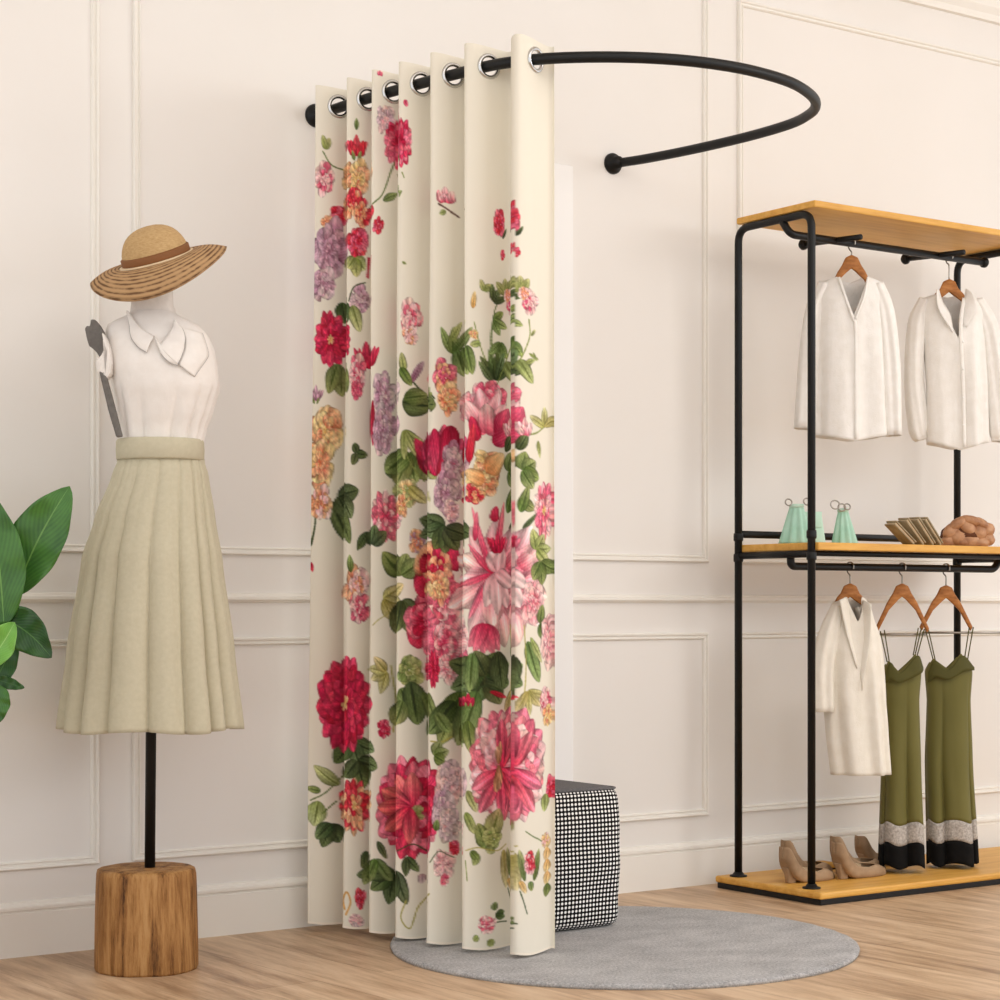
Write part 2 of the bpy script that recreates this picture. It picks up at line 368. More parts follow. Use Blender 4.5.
def spray(cx, cy, deg, L, W, n=3, pal=GM, spread=38):
    for i in range(n): leaf(cx, cy, deg+(i-(n-1)/2)*spread+rng.uniform(-8, 8), L*rng.uniform(.8, 1.1), W, pal)

# strip one (furthest, by the wall)
stem([(320,150),(330,163),(346,168)]); spray(324,148,-90,14,4,2,GL)
peony(322,178,15,22,PL,PK,4); peony(338,214,12,16,RD,PK,4); peony(326,222,9,12,PC,None,3)
peony(328,250,21,38,LI,None,6); peony(322,282,16,24,LI,LG,5); leaf(340,300,80,22,7,GD)
dahlia(330,338,19,30,CR,YL,n=12)
spray(337,362,88,36,8,2,GM,24); bud(315,392,4,9,LI); leaf(333,500,70,46,8,GD); spray(338,495,20,24,9,2,GD,70); stem([(312,500),(316,520),(312,545)],1.2,GD)
peony(326,430,20,34,YL,PC,5); peony(320,462,19,34,PC,YL,6); peony(322,502,14,22,PC,PL,4)
leaf(312,562,80,10,2,RD)
for p in ((352,740),(358,760)): spray(*p,70,26,9,3,GD,50)
dahlia(345,703,27,50,CR,YL,n=16,cr=.13)
stem([(314,800),(330,790),(345,772)]); leaf(340,784,-140,30,7,GL); leaf(322,800,100,26,10,GL); leaf(324,790,-170,14,4,GM); spray(334,822,110,24,8,3,GD,30); stem([(326,812),(338,800)])
# strip two
leaf(356,128,-90,12,3,GM); bud(356,143,8,12,RD); peony(356,176,17,24,YL,PC,5); peony(352,200,14,20,RD,PC,4); peony(362,212,12,18,PC,RD,4); peony(358,240,16,20,RD,PK,5)
spray(354,256,90,18,8,3,GL,40); peony(360,298,14,18,LG,LI,4); stem([(346,300),(352,286),(366,280)],.8,GD); leaf(350,304,70,28,8,GL); stem([(369,255),(368,275)],1.2,CR)
tulip(366,352,7,15,CR); peony(356,372,13,22,PL,PK,5); peony(355,388,8,12,PK,None,3)
spray(356,452,0,13,5,3,GD,110); stem([(369,535),(360,545)],1,GD); leaf(368,530,120,22,5,GD); leaf(372,400,90,46,3,CR)
peony(357,585,17,28,PL,PC,6); peony(358,608,13,22,PK,PL,5); leaf(350,572,-95,18,4,GM)
dahlia(355,805,17,30,RD,YL,PC,n=12); peony(362,897,7,13,RD,PK,4); stem([(346,910),(344,900),(348,892),(352,902),(347,915)],1.2,YL); peony(358,920,9,9,PL,LG,3)
leaf(367,850,100,18,4,GD)
# strip three
tulip(379,74,3,3,PK); peony(386,118,13,18,PL,LG,5); dahlia(398,142,15,26,PK,None,CR,n=12)
stem([(371,204),(384,192),(396,160)],.9,GM); leaf(384,200,-30,18,4,GM); peony(378,225,8,11,RD,PK,4)
peony(385,395,16,28,LG,LI,6); peony(384,428,15,30,LI,LG,6); leaf(386,470,30,14,3,GD)
dahlia(386,515,17,28,PK,None,BL,n=12); spray(372,545,-60,22,7,2,GD,40)
spray(384,598,20,24,7,3,GY,50); stem([(372,625),(380,618),(390,612)],.6,GY); spray(388,670,170,22,6,4,GY,38); stem([(392,664),(396,700),(394,730)],.8,GY)
peony(385,727,8,12,CR,PK,4); spray(395,870,120,34,9,4,GD,34); spray(376,858,80,26,7,2,GM,50); leaf(378,840,60,20,4,GD)
# strip four
dahlia(411,806,37,52,CR,GL,PK,n=17,cr=.16,ccy=6,ccx=8)
for a in (-118,-90,-150,180,140,95): petal(414,806,math.radians(a),36,9,jit(PK[0]),jit((240,130,120)),.4,.16,1.1)
leaf(402,100,60,8,3,PK); stem([(399,172),(402,178)],.8,GL); leaf(400,262,20,6,1.5,GL)
peony(410,318,15,24,PL,PK,6); peony(410,336,10,12,PL,PC,4)
stem([(399,358),(412,378),(432,398)],1.1,GD); leaf(404,372,-100,20,5,GL); leaf(412,382,-60,26,4,LI); leaf(399,368,50,22,6,GM)
leaf(402,402,5,32,13,GD); leaf(404,398,-10,26,9,GM); spray(410,452,90,36,12,4,GM,32); stem([(400,440),(412,462),(426,480)],.8,GL); spray(404,430,60,30,5,3,GL,22)
peony(408,490,16,18,GL,YL,4); peony(402,505,8,14,PC,YL,3); leaf(410,486,40,24,7,GY)
peony(419,540,10,15,PC,LI,4); spray(402,575,-80,28,10,3,GM,40); spray(402,600,70,34,9,3,GD,36)
# strips four and five: large pink heads
peony(430,620,30,34,PK,CR,6); peony(438,570,26,38,CR,PC,5); peony(446,640,26,38,PK,BL,7); peony(444,600,26,34,BL,PK,6); peony(440,586,14,20,YL,PC,4); peony(450,668,20,16,PL,BL,4)
dahlia(433,668,8,20,CR,None,None,10)
peony(410,668,17,20,GM,GL,5); leaf(400,688,50,34,12,GM); leaf(412,680,80,44,13,GD); leaf(404,700,110,26,10,GM); leaf(424,690,70,46,6,GM)
stem([(408,898),(402,916),(412,926),(420,905),(430,893)],.9,GY); spray(408,855,70,22,5,2,GD,50); stem([(398,850),(415,842),(428,850)],.8,GD); leaf(424,872,100,10,4,LG)
# strip five
stem([(436,203),(446,207),(460,215)],1.1,(( 96,70,60),)*2); tulip(445,193,9,9,BL,PK); leaf(446,210,160,9,3,GL)
spray(452,352,-90,30,5,3,GM,30); leaf(456,348,70,28,9,GM); leaf(450,340,-60,24,4,GL)
peony(444,376,17,22,PK,PC,5); peony(447,398,16,20,YL,PC,5)
tulip(444,448,17,28,CR,TU); petal(432,428,math.radians(80),56,9,*TU); petal(452,424,math.radians(100),50,11,(150,10,44),(214,60,96)); leaf(438,478,-70,30,7,CR)
peony(453,462,14,26,LI,LG,6); peony(446,492,18,26,LI,LG,6); peony(452,510,10,16,PL,LI,4)
for d in (200,160,120,90,60,20): leaf(446,526,d,26,9,GD)
leaf(462,690,112,58,15,GM); leaf(456,700,130,44,12,GD); leaf(436,712,50,24,8,GM); stem([(430,741),(444,740),(462,730)],1,GY)
peony(450,780,18,30,LG,PL,6); peony(442,810,15,28,LG,LI,6); peony(450,822,14,24,LG,PL,5); peony(444,862,14,18,PL,BL,5); peony(455,847,6,10,RD,PK,4); spray(434,755,-20,16,7,3,GM,50); leaf(436,830,-80,12,4,GM); peony(446,878,6,9,PK,PL,3)
stem([(430,862),(440,850),(455,856)],.6,GD)
# strips six and seven
peony(505,221,10,18,RD,PK,5); leaf(510,236,-60,12,2,GD); peony(510,252,4,7,RD,PK,3)
stem([(500,378),(494,340),(498,310),(506,296)],.9,GM); stem([(500,378),(484,350),(474,322)],.9,GL); spray(487,290,-80,12,4,2,GL,80)
spray(497,300,-50,20,4,3,GD,40); spray(496,318,20,20,5,3,GM,45); spray(506,340,100,20,5,3,GM,40); leaf(472,308,-80,18,4,YL); peony(473,334,8,6,YL,PC,3); leaf(482,342,170,14,4,GL); leaf(464,345,75,30,8,GM)
spray(500,378,-85,34,5,5,GD,22); leaf(496,380,-130,26,4,GD)
stem([(500,384),(516,355),(525,335),(524,318)],.9,GL); leaf(512,360,50,28,8,GL); leaf(520,362,-20,14,3,GL); leaf(524,352,20,14,2,GL); leaf(527,334,-50,9,2,GL)
spray(514,292,-90,18,5,3,GL,40); peony(525,300,14,17,PL,PK,6); peony(518,293,7,8,PC,PL,3); leaf(530,350,60,10,1.5,GL)
peony(478,408,24,26,BL,PK,6); peony(494,400,24,28,PK,BL,6)
for a, l in ((-100,46),(-70,44),(-130,40),(-50,38),(-88,30)): petal(488,432,math.radians(a),l,12,jit(BL[0]),jit(BL[1]),.35,.16,.75)
petal(478,440,math.radians(-110),26,8,*CR); petal(500,436,math.radians(-60),34,12,*TU); petal(494,440,math.radians(-20),26,10,*TU); petal(466,462,math.radians(-80),40,6,*RD)
peony(484,478,26,24,PC,YL,6); peony(490,462,22,16,YL,PC,5); peony(474,492,16,14,PC,RD,4); petal(486,480,math.radians(-160),26,9,(228,150,90),(244,206,150)); petal(488,470,math.radians(-40),28,11,(224,140,84),(240,204,150))
spray(516,470,-10,24,9,4,GM,42); leaf(512,500,20,22,7,GM); leaf(514,512,-70,30,6,GM); leaf(512,450,-60,22,6,GD); stem([(512,432),(530,432),(546,424)],.9,GL); spray(546,424,-90,22,5,3,GY,60); leaf(536,438,80,18,3,GL); tulip(519,425,7,10,PL,BL); leaf(516,528,-40,26,3,GD)
# streaked blush head
for a, l, w_ in ((-90,62,14),(-120,60,14),(-60,62,15),(-150,46,14),(180,38,13),(150,56,14),(115,66,16),(80,70,17),(50,60,15),(20,54,15),(-15,52,16),(-38,58,14),(95,48,14)):
    petal(498,578,math.radians(a),l,w_,jit((222,96,122),8),jit((246,212,204),6),.3,.2,.85)
for a, l in ((-110,70),(-78,74),(-60,40),(-135,40),(120,54),(60,44),(160,40)): petal(494,572,math.radians(a),l,4,jit(PK[0]),jit(PK[1]),.3,.1,1)
for a, l in ((-110,22),(-70,24),(70,40),(110,38),(90,44),(40,26)): petal(500,570,math.radians(a),l,9,(232,176,180),(246,226,220),.35,.16,.8)
tulip(500,540,6,12,CR); petal(496,520,math.radians(-80),16,6,*CR); petal(474,540,math.radians(-85),30,4,*PK)
for a in (60,95,130,75,115): petal(487,622,math.radians(a),32,8,*PK)
peony(530,600,18,26,BL,PL,5); petal(512,566,math.radians(-30),22,10,*BL)
dahlia(545,508,15,32,PK,YL,BL,n=12); spray(534,548,-30,22,7,4,GL,44); spray(540,560,80,24,8,3,GM,44)
spray(538,622,0,20,6,3,GM,70); leaf(522,640,70,44,9,GM); leaf(526,636,60,30,4,GL); stem([(518,625),(520,670),(516,710)],.8,GY); spray(522,690,60,24,5,4,GY,36)
peony(551,640,11,34,PL,BL,6); peony(546,700,11,18,PL,PK,4); peony(549,716,8,14,YL,PC,3)
for d, l in ((200,40),(160,38),(120,34),(60,34),(20,30),(-20,30),(-60,26),(-120,28)): leaf(488,674,d,l,12,GD)
leaf(472,652,95,40,10,GM); leaf(478,690,110,58,14,GM); leaf(500,650,80,40,12,GD); leaf(466,720,80,34,9,GM); bud(467,699,6,7,CR); stem([(470,690),(490,684),(505,690)],1,GD); leaf(492,690,20,22,3,RD)
for p in ((466,790),(464,812)): leaf(*p,60,24,6,GL)
dahlia(507,764,41,60,PK,None,BL,n=20); dahlia(506,770,38,50,BL,None,PK,n=17)
for a, l in ((90,52),(60,50),(120,50),(-60,44),(-90,50),(30,40),(150,40)): petal(506,768,math.radians(a),l,8,jit(CR[1]),jit(PK[1]),.4,.2,1.1)
for a in (84,90,96,100,-84,-90,-96,80): petal(502,764,math.radians(a),rng.uniform(18,30),3.4,jit((166,120,76)),jit((214,184,138)),.4,.2,.9)
leaf(492,838,-70,32,11,GL); leaf(488,846,-110,26,9,GM); peony(494,838,13,16,GL,GM,5); leaf(480,852,120,14,5,GL); leaf(470,850,40,12,5,GM); stem([(464,850),(480,846),(500,850),(512,845)],.7,GY); leaf(508,850,85,40,6,GY); leaf(514,880,60,14,4,YL); stem([(514,890),(522,912)],.8,GD); stem([(464,860),(466,880)],.7,GL)
leaf(519,880,-100,32,4,GM); leaf(531,880,-80,32,4,GM); peony(525,862,9,15,RD,BL,5); leaf(526,880,80,10,4,GM); stem([(520,830),(534,838),(545,845)],.7,GM); leaf(546,795,95,18,6,GL)
for y in (838,850,862,874,886): leaf(549,y,100,14,5,YL if y < 880 else GM)
peony(546,842,7,10,PL,YL,3); peony(552,790,5,14,RD,PK,3)
spray(497,915,0,14,4,2,GD,40); stem([(488,922),(504,922),(512,923)],.8,GD); peony(489,923,12,11,PK,PL,5); leaf(480,935,150,8,4,GL); leaf(492,938,80,8,4,GL); leaf(496,910,-80,9,4,GM)

def soften(a):
    for ax_ in (0, 1): a = (np.roll(a, 1, ax_)+2*a+np.roll(a, -1, ax_))/4
    return a
yy, xx = np.mgrid[0:CH, 0:CW].astype(np.float32)/S          # watercolour mottling, only where paint lies
mot = np.sin(xx*.9+2*np.sin(yy*.31))*np.sin(yy*.7+2.3*np.sin(xx*.43))+.6*np.sin(xx*2.1+yy*1.3+2*np.sin(yy*.9))
ink = np.clip(np.abs(can-np.array((233, 226, 210))).sum(-1)/160, 0, 1)
can = np.clip(can*(1+.075*(mot*ink)[..., None]), 0, 255)
can = soften(can)

# ------------------------------------------------------------------ curtain: the cloth
seg = np.r_[0, np.cumsum(np.hypot(*np.diff(path[:, :2], axis=0).T))]
tan = np.gradient(path[:, :2], seg, axis=0); tan /= np.hypot(*tan.T)[:, None]
nor = np.c_[tan[:, 1], -tan[:, 0]]
PEAK = [.095, .206, .307, .410, .526, .642, .772, .890]         # where along the rod each fold comes forward
EDGE = [312, 344.5, 370, 396.5, 428.5, 462, 511, 527]
DEP = [5.19, 5.11, 5.05, 4.98, 4.89, 4.81, 4.735, 4.7]
cols = []                                                       # (t, k)
for k_ in range(7):
    for i in range(48): cols.append(k_+.5*i/48)
    if k_ < 6:
        for i in range(12): cols.append(k_+.5+.5*i/12)
cols = [-.25+.25*i/8 for i in range(8)]+cols+[6.5, 6.53, 6.56]
T_ = np.array(cols); kk = np.clip(np.floor(T_).astype(int), 0, 6); fr = T_-kk
pk = np.array(PEAK); sarc = np.where(T_ < 0, pk[0]+T_*.1, pk[kk]+(pk[np.minimum(kk+1, 7)]-pk[kk])*fr)
bx = np.interp(sarc, seg, path[:, 0]); by = np.interp(sarc, seg, path[:, 1])
nx = np.interp(sarc, seg, nor[:, 0]); ny = np.interp(sarc, seg, nor[:, 1]); nl = np.hypot(nx, ny); nx /= nl; ny /= nl
wave = np.cos(2*PI*T_); wave = np.sign(wave)*np.abs(wave)**.85
rows = 1400; ztop, zbot = 2.197, .024
z = np.linspace(ztop, zbot, rows)
zz, _ = np.meshgrid(z, T_, indexing='ij'); fall = (ztop-zz)/(ztop-zbot)
amp = .046+.012*fall
wob = .004*np.sin(zz*2.3+kk[None, :]*1.9)*np.sin(PI*fall)+.0025*np.sin(zz*5.1+T_[None, :]*2.1)*fall
off = amp*wave[None, :]+wob
X = .004+bx[None, :]+nx[None, :]*off-(.018+.012*fall)*np.clip(1-np.abs(T_)/.6, 0, 1)[None, :]; Y = by[None, :]+ny[None, :]*off
Z = zz+.006*np.cos(2*PI*T_)[None, :]*(zz > 1.5)*(fall < .01)-.006*fall*(1-np.cos(4*PI*T_))[None, :]*.5
edge = np.array(EDGE); dep = np.array(DEP)
cpx = edge[kk]+17.8*(1-np.cos(2*PI*T_))+(edge[kk+1]-edge[kk])*fr*.97
cpy = 605-(zz-.85)*2000/(dep[kk]+(0*fr))[None, :]
u = np.clip((cpx-CX0)*S, 0, CW-2)[None, :].repeat(rows, 0); vv = np.clip((cpy-CY0)*S, 0, CH-2)
ui = u.astype(int); vi = vv.astype(int)
rgb = (can[vi, ui]+can[np.minimum(vi+1, CH-1), ui]+can[vi, np.minimum(ui+1, CW-1)]+can[vi, np.maximum(ui-1, 0)])/4/255
hem = (zz < zbot+.006)[..., None]; rgb = np.where(hem, np.array((.95, .91, .84)), rgb)
rgbl = np.where(rgb <= .04045, rgb/12.92, ((rgb+.055)/1.055)**2.4)
nc = len(T_); V = np.stack([X, Y, Z], -1).reshape(-1, 3)
idx = np.arange(rows*nc).reshape(rows, nc)
F = np.stack([idx[:-1, :-1], idx[1:, :-1], idx[1:, 1:], idx[:-1, 1:]], -1)
# eyelet holes where the cloth crosses the rod
holes = []
for k_ in range(7):
    j = int(np.argmin(abs(T_-(k_+.25)))); i = int(np.argmin(abs(z-RODZ)))
    c = np.array([X[i, j], Y[i, j], RODZ]); j0 = j-4; j1 = j+4
    tg = np.array([X[i, j1]-X[i, j0], Y[i, j1]-Y[i, j0], 0]); tg /= np.linalg.norm(tg); holes.append((c, tg, j))
keep = np.ones(F.shape[:2], bool)
Xc = X.copy()
for c, tg, j in holes:
    zc = z[:-1]-.001; lat = ((X-c[0])*tg[0]+(Y-c[1])*tg[1])
    lat = (lat[:-1, :-1]+lat[1:, 1:])/2
    far = (np.abs(np.arange(nc-1)-j) > 20)[None, :]
    keep &= (((zc[:, None]-c[2])**2+lat**2) > .0225**2) | far
F = F[keep]
O = (2.70, -.35, 0); V = V-np.array(O)
me = bpy.data.meshes.new('curtain cloth')
me.vertices.add(len(V)); me.vertices.foreach_set('co', V.ravel())
nf = len(F); me.loops.add(nf*4); me.loops.foreach_set('vertex_index', F.ravel().astype(np.int32))
me.polygons.add(nf); me.polygons.foreach_set('loop_start', np.arange(0, nf*4, 4, dtype=np.int32))
me.update(calc_edges=True)
ca = me.color_attributes.new('print', 'FLOAT_COLOR', 'POINT')
ca.data.foreach_set('color', np.concatenate([rgbl.reshape(-1, 3), np.ones((rows*nc, 1))], 1).astype(np.float32).ravel())
me.validate()
k = NT('flower printed cotton', (233, 226, 210), .82, spec=.2); at = k.n('ShaderNodeAttribute', attribute_name='print'); k.color(at.outputs['Color'])
k.bump(k.noise(k.coords((1, 1, .6)), 420, 2), .12, .001)
M_PRINT = k.m
cur = thing('curtain', O, 0, 'cream curtain with red and pink peony print hanging in deep folds from the curved rod', 'curtain')
obj('cloth', me, M_PRINT, cur)
for c, tg, j in holes:
    m = MB(); pts = [(c[0]+tg[0]*.0262*math.cos(a), c[1]+tg[1]*.0262*math.cos(a), c[2]+.0262*math.sin(a)) for a in [2*PI*i/40 for i in range(40)]]
    obj('eyelet', loc(m.tube(pts, .0052, 10, closed=True), O).mesh(), M_CHROME, cur)

# ------------------------------------------------------------------ rug, pouf, board
rug = MB(); R0 = .582
rings = []
for r, h in ((.01, .013), (.2, .013), (.4, .013), (R0-.012, .013), (R0-.003, .0105), (R0, .006), (R0-.002, 0), (.01, 0)):
    rings.append([(r*math.cos(a)*(1+.002*math.sin(9*a)), r*math.sin(a)*(1+.002*math.sin(9*a)), h+(.0008*math.sin(37*a) if h == .0105 else 0)) for a in [2*PI*i/180 for i in range(180)]])
o = obj('round_rug', rug.rings(rings).mesh(), M_RUG, None, True, (3.122, -.725, 0))
tag(o, 'round grey wool rug lying on the wood floor under the curtain', 'rug')
pf = thing('pouf', (3.056, -.395, .013), 0, 'cube pouf in black cloth with white dots on the grey rug', 'pouf')
def pouf():
    n = 22; W, D, Hh = .405, .30, .366; m = bpy.data.meshes.new('pouf'); bm = bmesh.new()
    uvl = bm.loops.layers.uv.new('UVMap'); cr = .028
    def P(x, y, z):
        q = Vector((x, y, z)); h = Vector((W/2, D/2, Hh/2)); c = Vector([max(-h[i]+cr, min(h[i]-cr, q[i])) for i in range(3)])
        d = q-c
        if d.length > 1e-6: q = c+d.normalized()*cr
        bulge = .008*math.cos(PI*q.z/Hh)*1; nrm = Vector((q.x/W*2, q.y/D*2, 0))
        w_ = noise.noise(Vector((x*9, y*9, z*14)))*.004
        q.x += (bulge+w_)*nrm.x; q.y += (bulge+w_)*nrm.y; q.z += Hh/2; return q
    for ax, sg in ((0,1),(0,-1),(1,1),(1,-1),(2,1),(2,-1)):
        g = {}
        a1, a2 = [i for i in range(3) if i != ax]; dims = (W, D, Hh)
        for i in range(n+1):
            for j in range(n+1):
                c = [0, 0, 0]; c[ax] = sg*dims[ax]/2; c[a1] = (i/n-.5)*dims[a1]; c[a2] = (j/n-.5)*dims[a2]
                g[i, j] = (bm.verts.new(P(*c)), c[a1], c[a2])
        for i in range(n):
            for j in range(n):
                q = [g[i, j], g[i+1, j], g[i+1, j+1], g[i, j+1]]
                f = bm.faces.new([x[0] for x in q]); f.smooth = True; f.material_index = 1 if ax == 2 and sg == 1 else 0
                for lp, x in zip(f.loops, q): lp[uvl].uv = (x[1], x[2])
    bmesh.ops.remove_doubles(bm, verts=bm.verts, dist=1e-5); bmesh.ops.recalc_face_normals(bm, faces=bm.faces)
    bm.to_mesh(m); bm.free(); return m
me = pouf(); o = obj('cover', me, None, pf); me.materials.append(M_DOT); me.materials.append(M_POUFTOP)
W, D = .405/2-.004, .30/2-.004
obj('piping', MB().tube(bend([(0,-D,.360),(W,-D,.360),(W,D,.360),(-W,D,.360),(-W,-D,.360),(0,-D,.360)], .03), .0028, 8).mesh(), M_POUFTOP, pf)
o = obj('white_panel', MB().box(-.165, .165, -.018, 0, 0, 2.12).mesh(bevel=.002), M_BOARD, None, False, (3.335, -.003, 0))
tag(o, 'tall plain white panel standing against the wall behind the curtain', 'panel')

# ------------------------------------------------------------------ mannequin with its clothes
MX, MY, U = 2.017, -.326, 427.2                # base point; picture scale at that distance
def lx(p): return (p-147)/U
def lz(y): return .85+(605-y)/U
man = thing('mannequin', (MX, MY, 0), RZ, 'white dress form on a black pole set in a tree stump base', 'mannequin')
m = MB(); rings = []
for r, zz_ in ((.003,0),(.119,0),(.1215,.006),(.121,.05),(.119,.12),(.1165,.192),(.115,.222),(.1125,.232),(.106,.2355),(.06,.236),(.003,.236)):
    ring = []
    for i in range(72):
        a = 2*PI*i/72; q = noise.noise(Vector((math.cos(a)*1.6, math.sin(a)*1.6, zz_*2)))*.007+noise.noise(Vector((math.cos(a)*9, math.sin(a)*9, zz_*3)))*.0018
        rr = r+(q if r > .1 else 0); ring.append((rr*math.cos(a), rr*math.sin(a), zz_))
    rings.append(ring)
obj('stump_base', m.rings(rings).mesh(), M_STUMP, man)
obj('pole', MB().tube([(lx(149.5), 0, .234), (lx(153), 0, 1.20)], .0125, 16).mesh(), M_BLACK, man)
TORSO = [(lz(446),lx(120),lx(202),.075),(lz(430),lx(118),lx(206),.082),(lz(410),lx(116),lx(213),.095),(lz(388),lx(113),lx(219),.108),(lz(368),lx(111),lx(217),.108),(lz(350),lx(107),lx(214),.09),(lz(338),lx(105),lx(209),.07),(lz(328),lx(106),lx(202),.055)]
def torso_y(x, z_):                           # front surface of the blouse at (x, z)
    a, b, d = interp(TORSO, z_); c = (a+b)/2; h = (b-a)/2
    return -d*math.sqrt(max(.02, 1-((x-c)/h)**2))
def oval(a, b, d, z_, n=48, p=.85, fold=None, yc=0):
    c, h = (a+b)/2, (b-a)/2; ring = []
    for i in range(n):
        t = 2*PI*i/n; C, S_ = math.cos(t), math.sin(t); k_ = 1+(fold(t, z_) if fold else 0)
        ring.append((c+h*math.copysign(abs(C)**p, C)*k_, yc+d*math.copysign(abs(S_)**p, S_)*k_, z_))
    return ring
m = MB(); rr = []
for z_ in np.linspace(lz(446), lz(328), 14):
    a, b, d = interp(TORSO, z_); rr.append(oval(a+.012, b-.012, d-.012, z_))
rr.append(oval(lx(124), lx(190), .042, lz(321)-.002)); rr.append(oval(lx(130), lx(176), .038, lz(314)))
rr.append(oval(lx(131), lx(173), .037, lz(305))); rr.append(oval(lx(131), lx(172), .037, lz(285))); rr.append(oval(lx(134), lx(169), .034, lz(270))); rr.append(oval(lx(148), lx(155), .008, lz(262)))
obj('torso', m.rings(rr).mesh(), M_FORM, man)
# arm end plate seen at the left shoulder
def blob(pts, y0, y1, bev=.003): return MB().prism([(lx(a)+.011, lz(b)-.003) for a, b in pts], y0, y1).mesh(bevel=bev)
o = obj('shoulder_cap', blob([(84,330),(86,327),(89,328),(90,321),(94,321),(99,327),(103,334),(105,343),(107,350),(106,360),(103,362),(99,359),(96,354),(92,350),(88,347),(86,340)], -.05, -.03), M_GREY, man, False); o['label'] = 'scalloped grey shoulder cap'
o = obj('arm_hook', blob([(103,334),(108,342),(112,352),(114,366),(113,376),(109,382),(104,381),(99,374),(97,362),(101,361),(106,352)], -.085, -.045, .008), M_FORM, man, False); o['label'] = 'white arm stub'
o = obj('side_gap_shade', blob([(101,374),(107,374),(116,407),(124,438),(118,439),(110,412)], -.085, -.07), M_GREY, man, False); o['label'] = 'dark grey strip in place of the shaded back gap'  # dark strip built where only the gap at the back is in shade

bl = thing('blouse', (MX, MY, 0), RZ, 'white sleeveless blouse with scalloped collar on the dress form', 'blouse')
def bf(t, z_):
    k_ = max(0, min(1, (lz(380)-z_)/.12)); return -k_*.2*(1-abs(math.sin(7*t+1.2*math.sin(t*2)))**.5)
m = MB(); rr = []
for z_ in np.linspace(lz(447), lz(330), 34):
    a, b, d = interp(TORSO, z_); rr.append(oval(a, b, d, z_, 140, .88, bf))
rr.append(oval(lx(108), lx(198), .05, lz(325), 140)); rr.append(oval(lx(115), lx(190), .047, lz(321), 140)); rr.append(oval(lx(126), lx(180), .044, lz(316.5), 140)); rr.append(oval(lx(130.5), lx(174.5), .0405, lz(312.5), 140))
o = obj('bodice', m.rings(rr, caps=False).mesh(), M_BLOUSE, bl)
def lobe(inner, outer, name, mat, lift=.006, parent=bl, th=.003):
    """collar flap between two edge curves, laid on the chest"""
    A = catmull([(lx(a), 0, lz(b)) for a, b in inner], 10); B = catmull([(lx(a), 0, lz(b)) for a, b in outer], 10)
    n = 40; vs = []; fs = []
    def at(P, t): q = t*(len(P)-1); i = min(int(q), len(P)-2); return P[i].lerp(P[i+1], q-i)
    for i in range(n+1):
        for j in range(9):
            p = at(A, i/n).lerp(at(B, i/n), j/8); y = torso_y(p.x, min(p.z, lz(328)))
            if p.z > lz(330): y = y*max(.7, 1-(p.z-lz(330))*6)
            vs.append((p.x, y-lift-.004*math.sin(PI*j/8), p.z))
    for i in range(n):
        for j in range(8): fs.append((i*9+j, (i+1)*9+j, (i+1)*9+j+1, i*9+j+1))
    o = solid(obj(name, MB().add(vs, fs).mesh(), mat, parent), th)
    rim = [vs[i*9+8] for i in range(n+1)]; rim = [(a, b-.001, c) for a, b, c in rim]
    obj('edging', MB().tube(rim, .0013, 6).mesh(), M_EDGE, o)
    return o
lobe([(131,314),(140,326),(150,335),(160,341)], [(130,314),(134,330),(137,342),(145,352),(154,358)], 'collar', M_BLOUSE)
lobe([(178,322),(176,332),(172,341),(166,352)], [(180,326),(188,336),(190,350),(188,362),(185,370)], 'collar', M_BLOUSE, .010)
lobe([(160,341),(166,348),(172,350),(180,350)], [(167,353),(170,361),(177,368),(185,371)], 'collar', M_BLOUSE, .0085)
lobe([(184,331),(189,342),(190,352),(186,370)], [(204,335),(210,352),(210,362),(200,381)], 'collar', M_BLOUSE, .007)
o = obj('sleeve_edge', MB().tube(catmull([(lx(203),-.01,lz(336)),(lx(210),-.02,lz(350)),(lx(213),-.02,lz(366)),(lx(215),-.01,lz(372))], 6), .0035, 8).mesh(), M_EDGE, bl)

sk = thing('skirt', (MX, MY, 0), RZ, 'khaki pleated midi skirt with a wide waistband on the dress form', 'skirt')
SK = [(lz(462),lx(117),lx(203),.098),(lz(475),lx(112),lx(207),.112),(lz(520),lx(94),lx(214),.14),(lz(560),lx(81),lx(221),.165),(lz(650),lx(66),lx(233),.19),(lz(733),lx(55),lx(243),.205)]
def sf(t, z_):
    g = min(1, (lz(458)-z_)/.45); q = 8.5*t+.55*math.sin(2*t+.6)+.5*math.sin(3*t+1)
    lobe_ = abs(math.sin(q))**.45; big = abs(math.sin(q*.5+.4))**.6
    return -(.03+.15*g)*(1-lobe_)-.05*g*(1-big)-.02*(1-g)*(1-abs(math.sin(2*q))**.5)
m = MB(); rr = []
for i in range(64):
    z_ = lz(459)+(lz(729)-lz(459))*i/63; a, b, d = interp(SK, z_); r_ = oval(a, b, d, z_, 300, .95, sf, .01)
    if i == 63: pass
    g = (i/63)**4
    rr.append([(x, y, zc-.004*g*math.sin(5*PI*j/150)) for j, (x, y, zc) in enumerate(r_)])
solid(obj('skirt_body', m.rings(rr, caps=False).mesh(), M_SKIRT, sk), .002)
m = MB(); rr = []
for z_, e in ((lz(461),0),(lz(459),.003),(lz(450),.004),(lz(442),.003),(lz(440),0)): rr.append(oval(lx(118)-e, lx(202)+e, .094+e, z_, 64, .92))
obj('waistband', m.rings(rr).mesh(), M_SKIRT, sk)

